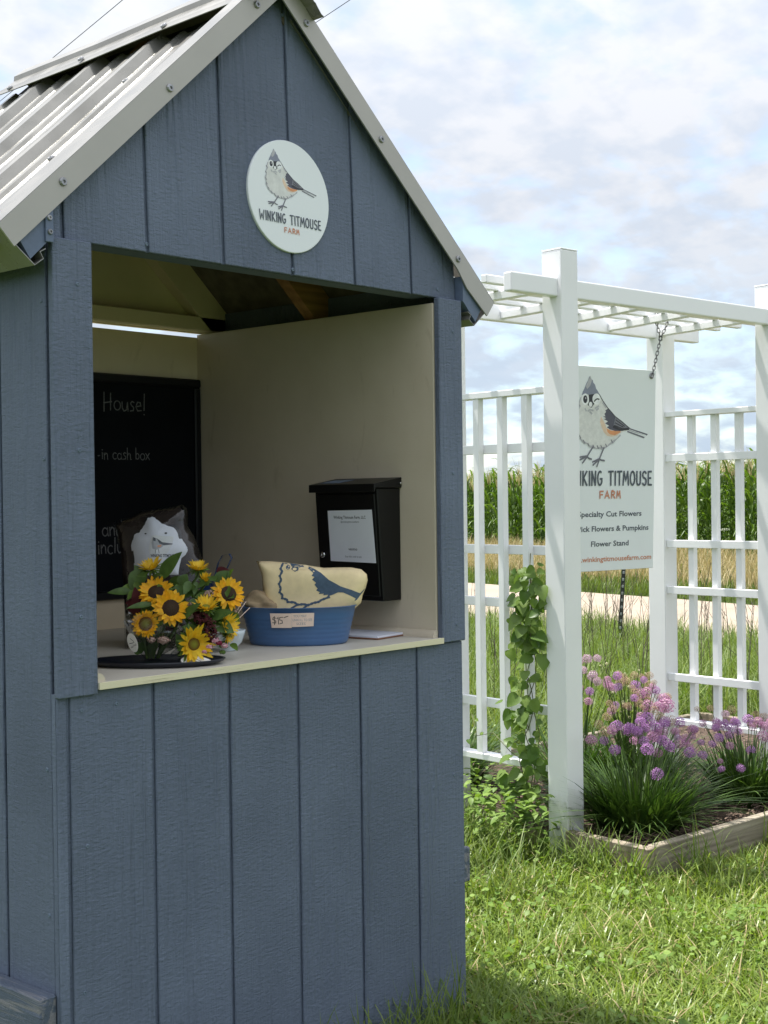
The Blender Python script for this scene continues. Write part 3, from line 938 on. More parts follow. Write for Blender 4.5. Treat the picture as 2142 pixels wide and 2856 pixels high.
# ------------------------------------------------------------------ chalkboard on the back wall
cb = thing('chalkboard', 'black framed chalkboard with chalk handwriting on the back wall of the stand', 'chalkboard', (0.70, 0.905, 1.3615))
CW, CH = 0.4255, 0.3105
box('board', -CW + 0.02, CW - 0.02, -0.010, -0.001, -CH + 0.02, CH - 0.02, M['chalkboard'], cb, 0)
for (a, b_, c, d) in ((-CW, CW, CH - 0.024, CH), (-CW, CW, -CH, -CH + 0.024)):
    box('frame_rail', a, b_, -0.020, -0.0008, c, d, M['black_frame'], cb, 0.004)
for (a, b_) in ((-CW, -CW + 0.024), (CW - 0.024, CW)):
    box('frame_rail', a + 0.0004, b_ - 0.0004, -0.0195, -0.0009, -CH + 0.0242, CH - 0.0242, M['black_frame'], cb, 0.004)
pr = Print(lambda u, v, L: (u - 0.70, -0.0103 - L * 0.00001, v - 1.3615))
def chalk(strokes, x, z, k, w=0.0034):
    for s in strokes:
        pr.stroke([(x + a * k, z + b * k) for a, b in s], w, 0, sub=2)
lower = {
 'o': (0.62, [arc(0.28, 0.3, 0.26, 0.3, 80, 445, 14)]),
 'u': (0.62, [[(0.05, 0.6), (0.06, 0.2), (0.2, 0.0), (0.4, 0.08), (0.5, 0.6)], [(0.5, 0.6), (0.53, 0.0)]]),
 's': (0.5, [[(0.42, 0.55), (0.25, 0.62), (0.12, 0.5), (0.2, 0.35), (0.38, 0.22), (0.35, 0.02), (0.1, -0.02)]]),
 'e': (0.58, [[(0.08, 0.3), (0.48, 0.36), (0.42, 0.58), (0.2, 0.6), (0.06, 0.3), (0.2, 0.02), (0.52, 0.05)]]),
 'i': (0.26, [[(0.1, 0.6), (0.11, 0.0)], [(0.1, 0.82), (0.11, 0.86)]]),
 'n': (0.6, [[(0.06, 0.6), (0.08, 0.0)], [(0.08, 0.35), (0.25, 0.6), (0.42, 0.5), (0.46, 0.0)]]),
 'c': (0.55, [arc(0.28, 0.3, 0.24, 0.3, 50, 310, 10)]),
 'a': (0.62, [arc(0.26, 0.3, 0.23, 0.29, 40, 380, 12) + [(0.5, 0.6), (0.5, 0.1), (0.58, 0.0)]]),
 'h': (0.6, [[(0.08, 1.1), (0.08, 0.0)], [(0.08, 0.35), (0.25, 0.6), (0.42, 0.5), (0.46, 0.0), (0.55, 0.02)]]),
 'b': (0.6, [[(0.08, 1.1), (0.08, 0.02)], arc(0.26, 0.28, 0.2, 0.28, 160, -160, 10)]),
 'x': (0.55, [[(0.05, 0.6), (0.5, 0.0)], [(0.48, 0.62), (0.03, -0.02)]]),
 'd': (0.64, [arc(0.25, 0.28, 0.22, 0.28, 30, 330, 10), [(0.48, 1.1), (0.5, 0.0)]]),
 'l': (0.28, [[(0.12, 1.1), (0.1, 0.02)]]),
 'H': (0.85, [[(0.08, 1.15), (0.06, -0.1)], [(0.6, 1.1), (0.58, 0.0)], [(0.05, 0.45), (0.68, 0.55)]]),
 '!': (0.4, [[(0.2, 1.2), (0.16, 0.1)], [(0.14, -0.16), (0.17, -0.19)]]),
 '-': (0.4, [[(0.0, 0.3), (0.22, 0.32)]]), ' ': (0.42, []),
 'S': (0.6, [[(0.55, 0.9), (0.45, 1.1), (0.2, 1.12), (0.1, 0.95), (0.3, 0.7), (0.5, 0.45), (0.35, 0.05), (0.08, 0.1)]]),
}
def handwrite(text, x, z, k, w=0.0034):
    for i, c in enumerate(text):
        adv, ss = lower[c]
        jz = 0.03 * math.sin(i * 2.3)
        chalk([[(a, b + jz) for a, b in s] for s in ss], x, z, k, w)
        x += adv * k
for text, x, z, k, w in (('House!', 0.782, 1.572, 0.042, 0.0034), ('-in cash box', 0.762, 1.437, 0.0290, 0.0027), ('and S', 0.772, 1.226, 0.0385, 0.0034), ('include', 0.756, 1.178, 0.0385, 0.0034)):
    pr = Print(lambda u, v, L: (u - 0.70, -0.0103 - L * 0.00001, v - 1.3615))
    handwrite(text, x, z, k, w)
    tag(pr.build('chalk_line', [M['chalk']], cb), 'chalk handwriting reading ' + text.strip('-'))

# ------------------------------------------------------------------ cash box on the inner right wall
kb = thing('cash_box', 'black steel lock box with a taped payment notice on the inner right wall', 'cash box', (XR_ - 0.0006, 0.2315, 1.06))
HW = 0.1135
def wedge(name, x_top, x_bot, y0, y1, z0, z1, mat, parent, xback=0.0, bevel=0.002):
    prof = [(xback, z0), (x_bot, z0), (x_top, z1), (xback, z1)]
    return prism(name, prof, y0, y1, 'y', mat, parent, bevel)
wedge('body', -0.088, -0.068, -HW + 0.004, HW - 0.004, 0.0, 0.285, M['black_steel'], kb)
wedge('door', -0.0905, -0.0715, -HW + 0.012, HW - 0.012, 0.012, 0.272, M['black_steel'], kb, -0.06)
lid = prism('lid', [(-0.0002, 0.286), (-0.098, 0.286), (-0.102, 0.276), (-0.1045, 0.276), (-0.1045, 0.296), (-0.0002, 0.3125)], -HW - 0.002, HW + 0.002, 'y', M['black_steel'], kb, 0.0012)
def face_x(z):
    return -0.0715 - 0.019 * (z - 0.012) / 0.26
lk_ = lathe('lock', [(0.0085, 0.0), (0.0085, 0.004), (0.0065, 0.006), (0.003, 0.006), (0.0025, 0.004)], M['chrome'], kb, 16)
lk_.location = (face_x(0.115) - 0.0008, 0.088, 0.115); lk_.rotation_euler = (0, R(-90), 0)
hg = lathe('hinge_pin', [(0.003, 0.0), (0.003, 0.004), (0.0015, 0.005)], M['chrome'], kb, 10)
hg.location = (-0.008, -HW - 0.002, 0.297); hg.rotation_euler = (R(90), 0, 0)
def lidz(x):
    return 0.296 + 0.0165 * (x + 0.1045) / 0.1043
sq = [(-0.080, 0.030), (-0.080, 0.098), (-0.030, 0.090), (-0.030, 0.022)]
mobj('sticker', [(x, y, lidz(x) + 0.0006) for x, y in sq] + [(x, y, lidz(x) - 0.0002) for x, y in sq], [(3, 2, 1, 0), (4, 5, 6, 7), (0, 1, 5, 4), (1, 2, 6, 5), (2, 3, 7, 6), (3, 0, 4, 7)], plain('sticker_blue', (0.10, 0.16, 0.26), 0.4, var=0.6, nscale=60), kb)
# taped notice, its square code left blank
def nf(u, v, L):      # u across (to the right as seen), v up
    return (face_x(v) - 0.0022 - L * 0.00002, -u, v)
nt = [nf(u, v, 0) for u, v in ((-0.062, 0.229), (-0.062, 0.099), (0.0955, 0.0965), (0.092, 0.231))]
nt2 = [(x + 0.0008, y, z) for x, y, z in nt]
notice = mobj('paper_notice', nt + nt2, [(0, 1, 2, 3), (7, 6, 5, 4), (0, 4, 5, 1), (1, 5, 6, 2), (2, 6, 7, 3), (3, 7, 4, 0)], M['paper'], kb)
tag(notice, 'white payment notice taped to the box door')
for text, z, sz, wd_, cx, ik in (('Winking Titmouse Farm, LLC', 0.2085, 0.0105, 0.112, 0.014, 'ink'), ('@winkingtitmousefarm', 0.1985, 0.006, 0.064, 0.014, 'grey_ink'), ('venmo', 0.1275, 0.0105, 0.031, 0.019, 'ink'), ('Scan this code to pay', 0.1095, 0.0065, 0.058, 0.019, 'grey_ink')):
    pr = Print(nf)
    typeset(pr, text, cx, z, sz, 0, 3, bold=0.00015, width=wd_)
    pr.build('printed_line', [M[ik]], notice)

# ------------------------------------------------------------------ goods on the shelf
SH = 0.9705
VR = Vector((0.669, -0.743, 0)).normalized()      # along the shelf goods, as one stands before the window
VF = Vector((0.743, 0.669, 0)).normalized()       # away from the customer
YAWG = math.atan2(VR.y, VR.x)

def cdt(outline, spacing):
    """triangulate a polygon with interior points; returns points, triangles"""
    pts = [Vector((float(x), float(y))) for x, y in outline]
    dense = []
    n = len(pts)
    for i in range(n):
        a, b_ = pts[i], pts[(i + 1) % n]
        k = max(1, int((b_ - a).length / spacing))
        for j in range(k):
            dense.append(a.lerp(b_, j / k))
    m = len(dense)
    D = np.array([(p.x, p.y) for p in dense])
    x0, y0 = D.min(0); x1, y1 = D.max(0)
    gx, gy_ = np.meshgrid(np.arange(x0, x1, spacing), np.arange(y0, y1, spacing))
    G = np.stack([gx.ravel(), gy_.ravel()], 1) + RNG.uniform(-0.12, 0.12, (gx.size, 2)) * spacing
    d = pdist(G, D)
    ins = inside(G, D)
    G = G[ins & (d > spacing * 0.5)]
    allp = dense + [Vector((float(a), float(b_))) for a, b_ in G]
    res = delaunay_2d_cdt(allp, [(i, (i + 1) % m) for i in range(m)], [], 1, 1e-7)
    P = np.array([(v.x, v.y) for v in res[0]])
    return P, [tuple(f) for f in res[2]], D
def pdist(P, poly):
    A = poly; B = np.roll(poly, -1, 0)
    AB = B - A
    L2 = (AB ** 2).sum(1) + 1e-18
    t = np.clip(((P[:, None, :] - A[None]) * AB[None]).sum(2) / L2[None], 0, 1)
    C = A[None] + t[..., None] * AB[None]
    return np.sqrt(((P[:, None, :] - C) ** 2).sum(2)).min(1)
def inside(P, poly):
    x, y = P[:, 0], P[:, 1]
    c = np.zeros(len(P), bool)
    A = poly; B = np.roll(poly, -1, 0)
    for (ax, ay), (bx, by) in zip(A, B):
        if ay == by:
            continue
        k = ((ay > y) != (by > y)) & (x < (bx - ax) * (y - ay) / (by - ay) + ax)
        c ^= k
    return c
def pillow(name, outline, T, k, mat, parent, spacing=0.008, fold=0.0, fs=30.0, back=0.6):
    """stuffed cloth shape standing in the local XZ plane, bulging to -Y"""
    P, F, D = cdt(outline, spacing)
    d = pdist(P, D)
    def prof(P, d):
        th = T * (1 - np.exp(-d / k))
        if fold:
            th = th + fold * np.sin(P[:, 0] * fs + 2.1 * np.sin(P[:, 1] * fs * 0.7)) * (1 - np.exp(-d / k)) * np.cos(P[:, 1] * fs * 0.45 + P[:, 0] * fs * 0.3)
        return th
    th = prof(P, d)
    n = len(P)
    V = [(P[i, 0], -th[i], P[i, 1]) for i in range(n)] + [(P[i, 0], th[i] * back, P[i, 1]) for i in range(n)]
    bnd = d < 1e-6
    FF = []
    for f in F:
        FF.append(f)
        FF.append(tuple((i if bnd[i] else i + n) for i in f[::-1]))
    o = mobj(name, V, FF, mat, parent, smooth=True)
    return o, (lambda pts: -prof(pts, pdist(pts, D)))

def basin_profile(r0, r1, h, ribs=6, t=0.004):
    out_ = [(0.02 * r0, 0.0), (r0 * 0.96, 0.0), (r0, 0.004)]
    for i in range(ribs):
        for f, bl in ((0.12, 0.0), (0.3, 0.0005), (0.7, 0.0005), (0.88, 0.0)):
            u = (i + f) / ribs * 0.74 + 0.02
            out_.append((r0 + (r1 - r0) * u + bl, 0.004 + (h - 0.004) * u))
    out_ += [(r1 - 0.004, h * 0.80), (r1 - 0.001, h * 0.97), (r1 + 0.003, h * 0.985), (r1 + 0.003, h), (r1 - t, h), (r0 - t, 0.01), (0.02 * r0, 0.009)]
    return out_

M['blue_plastic'] = plain('blue_plastic', (0.055, 0.125, 0.27), 0.34, var=0.07, nscale=14)
M['blue_enamel'] = plain('dark_blue_enamel', (0.012, 0.03, 0.09), 0.2, var=0.1, nscale=10)
M['shirt'] = plain('yellow_cotton', (0.86, 0.70, 0.42), 0.9, var=0.05, nscale=60, bmp=0.2, spec=0.1)
M['shirt_print'] = plain('shirt_print_blue', (0.085, 0.125, 0.18), 0.85, var=0.12, nscale=120, spec=0.1)
M['tan_cloth'] = plain('tan_cloth', (0.36, 0.27, 0.165), 0.95, var=0.2, nscale=40, bmp=0.4, spec=0.1)
M['tape'] = plain('price_label', (0.80, 0.62, 0.52), 0.75, var=0.04, nscale=50)
M['ceramic'] = plain('white_ceramic', (0.62, 0.70, 0.74), 0.25, var=0.04)
M['navy'] = plain('navy_plastic', (0.006, 0.008, 0.016), 0.3, var=0.1)

# oval tub with shirts
bs = thing('wash_tub', 'oval blue plastic tub with ribbed side and a handwritten price label', 'tub', (0.832, 0.196, SH), (0, 0, YAWG))
lathe('tub', basin_profile(0.118, 0.139, 0.092), M['blue_plastic'], bs, 56, 1.0, 0.66)
def tubf(u, v, L):   # wrapped on the front of the tub, u along, v height
    r = 0.1245 + (0.139 - 0.118) * v / 0.092 + 0.002
    a = -math.pi / 2 + u / 0.128
    x = r * math.cos(a); y = r * math.sin(a) * 0.665
    nx, ny = math.cos(a) * 0.665, math.sin(a)
    l = math.hypot(nx, ny)
    return (x + nx / l * (L * 0.00003 + 0.0006), y + ny / l * (L * 0.00003 + 0.0006), v)
for (u0, u1, v0, v1, dz, nm) in ((-0.057, -0.0105, 0.0455, 0.080, 0.0, 'price_label'), (-0.0102, 0.038, 0.0475, 0.0805, 0.0012, 'price_label')):
    V, F = [], []
    for i in range(7):
        u = u0 + (u1 - u0) * i / 6
        V += [tubf(u, v0 + dz * i / 6, 0), tubf(u, v1, 0), tubf(u, v1, -25), tubf(u, v0 + dz * i / 6, -25)]
    for i in range(6):
        for j in range(4):
            F.append((4 * i + j, 4 * i + (j + 1) % 4, 4 * i + 4 + (j + 1) % 4, 4 * i + 4 + j))
    F += [(0, 1, 2, 3), (24, 27, 26, 25)]
    lb = mobj(nm, V, F, M['tape'], bs)
    pr = Print(tubf)
    if u0 < -0.05:
        S_ = [[(0.9, 0.85), (0.35, 0.95), (0.2, 0.7), (0.75, 0.45), (0.7, 0.15), (0.1, 0.2)], [(0.55, 1.12), (0.45, -0.1)]]
        one = [[(0.3, 0.8), (0.45, 1.0), (0.42, 0.0)]]
        five = [[(0.8, 1.0), (0.25, 0.97), (0.2, 0.6), (0.6, 0.55), (0.65, 0.15), (0.15, 0.05)]]
        dash = [[(0.0, 0.95), (0.7, 1.15)]]
        for ss, x in ((S_, -0.0545), (one, -0.0445), (five, -0.0385), (dash, -0.026)):
            for s in ss:
                pr.stroke([(x + a * 0.0125, 0.0545 + b * 0.0165) for a, b in s], 0.0016, 0, sub=3)
    else:
        for line, (tx, z) in enumerate((('YOU MAY', 0.0705), ('UNROLL TO SEE', 0.0605), ('SIZES', 0.0515))):
            pass
        for text, cx, z, w in (('YOU MAY', 0.008, 0.0705, 0.028), ('UNROLL TO SEE', 0.013, 0.0612, 0.042), ('SIZES', 0.010, 0.0522, 0.020)):
            typeset(pr, text, cx, z, 0.0085, 0, 3, width=w)
    pr.build('label_writing', [M['grey_ink'] if u0 > -0.05 else M['ink']], lb)

ks = 3.13e-4
def S5(p):
    return ((p[0] - 520) * ks, (1395 - p[1]) * ks)
sht = thing('folded_shirt', 'folded pale yellow shirt with slate bird print standing in the blue tub', 'shirt', (0.832 + VF.x * 0.005, 0.196 + VF.y * 0.005, SH), (0, 0, YAWG))
ol = [S5(p) for p in ((197, 757), (300, 758), (400, 766), (560, 788), (720, 815), (830, 813), (930, 814), (1010, 830), (1052, 868), (1058, 915), (1042, 975), (1018, 1030), (1005, 1090), (960, 1130), (900, 1215), (620, 1240), (300, 1215), (252, 1120), (246, 1000), (240, 880), (222, 820))]
so, sfun = pillow('cloth', ol, 0.026, 0.009, M['shirt'], sht, 0.006, 0.0040, 38.0)
class SurfPrint(Print):
    def __init__(self, fun, conv):
        super().__init__(None); self.fun = fun; self.conv = conv
    def spoly(self, pts, inkid, layer):
        P, F, D = cdt([self.conv(p) for p in pts], 0.006)
        y = self.fun(P) - 0.0008 - layer * 0.0002
        base = len(self.V)
        self.V += [(P[i, 0], y[i], P[i, 1]) for i in range(len(P))]
        for f in F:
            self.F.append(tuple(base + i for i in f)); self.I.append(inkid)
    def sstroke(self, pts, w, inkid, layer):
        Q = []
        for i in range(len(pts) - 1):
            for k in range(3):
                Q.append((pts[i][0] + (pts[i + 1][0] - pts[i][0]) * k / 3, pts[i][1] + (pts[i + 1][1] - pts[i][1]) * k / 3))
        Q.append(pts[-1])
        self.f = lambda u, v, L: (u, float(self.fun(np.array([[u, v]]))[0]) - 0.0008 - L * 0.0002, v)
        self.stroke([self.conv(p) for p in Q], w, inkid, layer)
pr = SurfPrint(sfun, S5)
pr.spoly([(408, 772), (470, 776), (540, 788), (600, 800), (645, 818), (700, 850), (760, 905), (850, 955), (940, 985), (1000, 1012), (1036, 978), (1030, 992), (975, 1060), (955, 1072), (965, 1050), (920, 1025), (870, 1002), (830, 1000), (790, 1018), (745, 1032), (755, 1018), (715, 1022), (720, 1010), (680, 1012), (690, 998), (662, 985), (672, 970), (650, 940), (662, 925), (632, 900), (650, 880), (628, 870), (642, 850), (600, 815), (560, 802), (530, 806), (525, 828), (500, 838), (470, 818), (480, 800), (440, 782)], 0, 0)
zig = [(405, 775), (388, 815), (402, 835), (382, 870), (394, 900), (376, 930), (390, 965), (380, 995), (402, 1015), (398, 1040), (435, 1050), (440, 1070), (490, 1072), (520, 1092), (560, 1088), (600, 1096), (640, 1080), (680, 1072), (700, 1058), (760, 1036)]
pr.sstroke(zig, [0.0040 + 0.0022 * (i % 2) for i in range((len(zig) - 1) * 3 + 1)], 0, 1)
pr.sstroke([(520, 1090), (470, 1118)], 0.0045, 0, 1)
pr.sstroke([(600, 1092), (560, 1122)], 0.0045, 0, 1)
E8 = lambda c, rx, ry: [(c[0] + rx * math.cos(a), c[1] + ry * math.sin(a)) for a in np.linspace(0, 2 * math.pi, 15)[:-1]]
pr.spoly(E8((444, 802), 27, 27), 1, 2)
pr.spoly(E8((446, 804), 17, 17), 0, 3)
pr.spoly(E8((452, 798), 5, 5), 1, 4)
pr.spoly(E8((565, 806), 40, 18), 1, 2)
pr.sstroke([(532, 803), (550, 797), (568, 800)], 0.003, 0, 3)
pr.spoly(E8((498, 818), 16, 11), 1, 3)
o = pr.build('bird_print', [M['shirt_print'], M['shirt']], sht)
# second, rolled shirt at the left end of the tub
rl_ = thing('rolled_shirt', 'rolled tan printed shirt at the left end of the blue tub', 'shirt', (0.832 - VR.x * 0.098, 0.196 - VR.y * 0.098, SH + 0.088), (0, 0, YAWG))
V, F = [], []
n = 36
for i in range(9):
    t = i / 8
    for k in range(n):
        a = 2 * math.pi * k / n
        rr_ = (0.034 + 0.006 * math.sin(3 * a + t * 5) + 0.005 * math.sin(5 * a - t * 7) + 0.003 * math.sin(11 * a + t * 3)) * (0.45 + 0.55 * math.sin(math.pi * min(1, max(0.08, t * 0.92 + 0.06))) ** 0.5)
        V.append((-0.028 + t * 0.075, rr_ * math.cos(a) * 1.25, 0.006 + rr_ * math.sin(a) - 0.006 * t))
for i in range(8):
    for k in range(n):
        F.append((i * n + k, i * n + (k + 1) % n, (i + 1) * n + (k + 1) % n, (i + 1) * n + k))
F += [tuple(range(n))[::-1], tuple(8 * n + k for k in range(n))]
mobj('cloth', V, F, M['tan_cloth'], rl_, True)

# note pad, red pen, white bowl
pad = thing('note_pad', 'white paper pad on a thin brown backing beside the blue tub', 'note pad', (1.060, 0.205, SH), (0, 0, R(8)))
box('backing', -0.079, 0.079, -0.108, 0.108, 0.0003, 0.0035, plain('brown_board', (0.22, 0.10, 0.05), 0.7), pad, 0.0005)
box('paper_block', -0.077, 0.077, -0.106, 0.106, 0.0036, 0.0085, plain('pad_paper', (0.68, 0.70, 0.78), 0.75, var=0.02), pad, 0.0004)
pen = thing('red_marker', 'red marker lying behind the white paper pad', 'marker', (1.045, 0.30, SH + 0.0165), (0, 0, R(20)))
M['red'] = plain('red_plastic', (0.42, 0.02, 0.03), 0.35, var=0.05)
o = lathe('barrel', [(0.004, -0.05), (0.0075, -0.048), (0.0075, 0.02), (0.006, 0.022)], M['red'], pen, 14); o.rotation_euler = (0, R(90), 0)
o = lathe('cap', [(0.006, 0.022), (0.008, 0.023), (0.008, 0.055), (0.005, 0.058)], M['red'], pen, 14); o.rotation_euler = (0, R(90), 0)
bw = lathe('small_bowl', [(0.018, 0.0), (0.020, 0.002), (0.019, 0.005), (0.034, 0.020), (0.041, 0.040), (0.043, 0.048), (0.041, 0.048), (0.038, 0.040), (0.030, 0.020), (0.012, 0.008), (0.002, 0.0075)], M['ceramic'], None, 32, loc=(0.618, 0.215, SH))
tag(bw, 'small white ceramic bowl behind the sunflowers', 'bowl')
# dark tray under the flowers
ty = lathe('serving_tray', [(0.10, 0.0), (0.128, 0.001), (0.142, 0.007), (0.146, 0.012), (0.143, 0.012), (0.126, 0.005), (0.02, 0.004)], M['navy'], None, 48, 1.0, 0.60, loc=(0.348, 0.135, SH), rotz=YAWG)
tag(ty, 'dark navy oval tray under the sunflower bouquets', 'tray')
# dark blue pot with a loop handle, behind
pt_ = thing('enamel_pot', 'dark blue enamel pot with a loop handle behind the sunflowers', 'pot', (0.662, 0.420, SH), (0, 0, YAWG))
lathe('pot', [(0.02, 0.0), (0.058, 0.0), (0.063, 0.006), (0.072, 0.13), (0.075, 0.152), (0.078, 0.154), (0.075, 0.156), (0.069, 0.13), (0.060, 0.008), (0.02, 0.006)], M['blue_enamel'], pt_, 40)
hp = [(x - 0.030, y, z) for x, y, z in [(0.094, 0, 0.150), (0.106, 0, 0.170), (0.113, 0, 0.195), (0.124, 0, 0.2145), (0.140, 0, 0.218), (0.146, 0, 0.208), (0.138, 0, 0.190), (0.126, 0, 0.165), (0.118, 0, 0.140), (0.104, 0, 0.118)]]
Vh, Fh = [], []
for i, p in enumerate(hp):
    for (dy_, dn) in ((-0.008, 0), (0.008, 0), (0.008, 0.003), (-0.008, 0.003)):
        Vh.append((p[0] + dn, dy_, p[2] + dn * 0.3))
for i in range(len(hp) - 1):
    for j in range(4):
        Fh.append((4 * i + j, 4 * i + (j + 1) % 4, 4 * i + 4 + (j + 1) % 4, 4 * i + 4 + j))
mobj('handle', Vh, Fh, M['blue_enamel'], pt_, True)

# packaged cap standing in the pot
kc = 2.78e-4
def S4c(p):
    return ((p[0] - 700) * kc, (1040 - p[1]) * kc)
cp_ = thing('packaged_cap', 'white bird logo cap on brown cloth in a clear bag leaning before the chalkboard', 'cap', (0.565, 0.395, SH + 0.178), (R(-6), 0, YAWG))
M['brown_cloth'] = plain('dark_brown_cloth', (0.032, 0.024, 0.022), 0.9, var=0.2, nscale=40, spec=0.1)
M['white_cloth'] = plain('white_cap_cloth', (0.74, 0.76, 0.84), 0.85, var=0.04, nscale=50, bmp=0.15, spec=0.15)
bo, _ = pillow('backing_cloth', [S4c(p) for p in ((330, 620), (420, 580), (540, 520), (700, 500), (880, 478), (930, 545), (925, 650), (980, 720), (1050, 930), (1040, 1672), (430, 1672), (380, 900), (355, 740))], 0.010, 0.015, M['brown_cloth'], cp_, 0.012, 0.0015, 40)
oc = [S4c(p) for p in ((440, 810), (470, 700), (535, 645), (562, 580), (600, 545), (650, 537), (695, 560), (740, 598), (790, 612), (850, 625), (900, 680), (930, 760), (972, 830), (968, 890), (920, 930), (900, 1090), (480, 1090), (455, 900))]
oc_edge, _ = pillow('cap_brim', [((x - 0.0) * 1.035, z * 1.03 + 0.0005) for x, z in oc], 0.018, 0.014, M['black_frame'], cp_, 0.014)
cw, cfun = pillow('cap_panel', oc, 0.036, 0.026, M['white_cloth'], cp_, 0.008, 0.0050, 62.0)
pr = SurfPrint(cfun, S4c)
pr.spoly(E8((598, 708), 10, 6), 0, 0)
pr.spoly(E8((772, 707), 11, 8), 0, 0)
pr.spoly([(660, 725), (835, 735), (828, 800), (800, 860), (730, 940), (650, 945), (630, 850), (640, 780)], 1, 0)
pr.spoly([(665, 742), (700, 752), (740, 790), (770, 800), (740, 830), (700, 850), (665, 840), (655, 790)], 2, 2)
pr.spoly([(700, 752), (745, 785), (830, 796), (828, 804), (760, 812), (720, 795)], 3, 3)
pr.spoly([(670, 740), (690, 752), (690, 778), (668, 770)], 3, 3)
pr.spoly([(705, 812), (742, 806), (730, 826), (708, 828)], 4, 3)
pr.sstroke([(690, 850), (688, 880)], 0.0012, 3, 2)
pr.sstroke([(715, 846), (720, 878)], 0.0012, 3, 2)
pr.f = lambda u, v, L: (u, float(cfun(np.array([[u, v]]))[0]) - 0.0008 - 0.0004, v)
typeset(pr, 'WINKING TITMOUSE', S4c((750, 0))[0], S4c((0, 912))[1], 0.010, 3, 2, bold=0.0003, width=0.056)
pr.build('cap_logo', [M['ink'], plain('patch_white', (0.72, 0.73, 0.75), 0.7, var=0.02), plain('patch_body', (0.42, 0.43, 0.46), 0.7), plain('patch_dark', (0.08, 0.09, 0.11), 0.7), INKS[6]], cp_)
M['film'] = film_mat('clear_film', 0.055)
fb = [S4c(p) for p in ((308, 600), (345, 580), (420, 560), (540, 500), (700, 482), (830, 470), (900, 455), (938, 490), (946, 560), (945, 640), (1000, 730), (1050, 860), (1085, 960), (1070, 1676), (410, 1676), (395, 950), (350, 760), (320, 660))]
fo, _ = pillow('clear_bag', fb, 0.050, 0.030, M['film'], cp_, 0.012, 0.004, 70.0, back=0.3)

# ------------------------------------------------------------------ sunflower bouquets
M['petal'] = leafmat('sunflower_petal', (0.85, 0.42, 0.012), (0.88, 0.54, 0.03), 0.5, 0.28, (1.25, 1.1, 0.6))
M['petal_y'] = leafmat('sunflower_petal_yellow', (0.80, 0.50, 0.02), (0.82, 0.60, 0.05), 0.5, 0.28, (1.2, 1.1, 0.6))
def disk_mat(name, c_in, c_out):
    m, nd, lk, b = new_mat(name)
    t = N(nd, 'ShaderNodeTexCoord')
    ln = N(nd, 'ShaderNodeVectorMath', operation='LENGTH'); lk.new(t.outputs['Object'], ln.inputs[0])
    mr = N(nd, 'ShaderNodeMapRange', ins={1: 0.004, 2: 0.013}); lk.new(ln.outputs['Value'], mr.inputs[0])
    mx = N(nd, 'ShaderNodeMix', data_type='RGBA'); mx.inputs[6].default_value = (*c_in, 1); mx.inputs[7].default_value = (*c_out, 1)
    lk.new(mr.outputs[0], mx.inputs[0])
    lk.new(mx.outputs[2], b.inputs['Base Color'])
    f = noise(nd, lk, t.outputs['Object'], 900.0, 2.0)
    bump(nd, lk, f, b, 0.9, 0.002)
    b.inputs['Roughness'].default_value = 0.8
    return m
M['disk_dark'] = disk_mat('sunflower_disk_dark', (0.045, 0.025, 0.008), (0.03, 0.012, 0.004))
M['disk_green'] = disk_mat('sunflower_disk_green', (0.22, 0.24, 0.02), (0.14, 0.06, 0.006))
M['sepal'] = leafmat('flower_sepal', (0.09, 0.17, 0.03), (0.16, 0.25, 0.055), 0.5, 0.3)
M['leaf_b'] = leafmat('bouquet_leaf', (0.050, 0.10, 0.020), (0.09, 0.155, 0.040), 0.42, 0.22)
M['burgundy'] = leafmat('burgundy_plume', (0.055, 0.010, 0.012), (0.085, 0.014, 0.016), 0.8, 0.1, (1.2, 1, 1))
M['stem'] = plain('flower_stem', (0.08, 0.13, 0.03), 0.5, var=0.2)
M['pink'] = leafmat('pink_floret', (0.55, 0.22, 0.30), (0.72, 0.55, 0.55), 0.7, 0.2, (1.1, 1, 1))
M['dusty'] = leafmat('dusty_pink_floret', (0.34, 0.22, 0.18), (0.50, 0.38, 0.32), 0.8, 0.2, (1.1, 1, 1))
M['crimson'] = leafmat('crimson_floret', (0.14, 0.01, 0.03), (0.22, 0.02, 0.05), 0.7, 0.1, (1.1, 1, 1))
M['sticker'] = plain('cream_sticker', (0.80, 0.78, 0.72), 0.5, var=0.02)

def petals_geo(n, r0, L, w, elev, jit, rnd, z0=0.0, droop=0.0):
    V, F = [], []
    for i in range(n):
        a = 2 * math.pi * (i + rnd.uniform(-jit, jit)) / n
        e = elev + rnd.uniform(-0.18, 0.18)
        l = L * rnd.uniform(0.82, 1.1); ww = w * rnd.uniform(0.8, 1.15)
        tw = rnd.uniform(-0.35, 0.35)
        rows = ((0.0, 0.55, 0), (0.35, 1.0, 0.0), (0.72, 0.82, 0.0), (1.0, 0.08, 0))
        b = len(V)
        ca, sa = math.cos(a), math.sin(a)
        for (t, wf, _) in rows:
            ee = e + droop * t
            rr_ = r0 + l * t * math.cos(ee)
            zz = z0 + l * t * math.sin(ee)
            for sgn in (-1, 0, 1):
                off = sgn * ww * wf * 0.5
                dz = (-0.12 * ww if sgn == 0 else tw * off * 0.6) * (1 if t > 0 else 0.4)
                V.append((rr_ * ca - off * sa, rr_ * sa + off * ca, zz + dz))
        for k in range(3):
            for j in range(2):
                q = b + 3 * k + j
                F.append((q, q + 1, q + 4, q + 3))
    return V, F
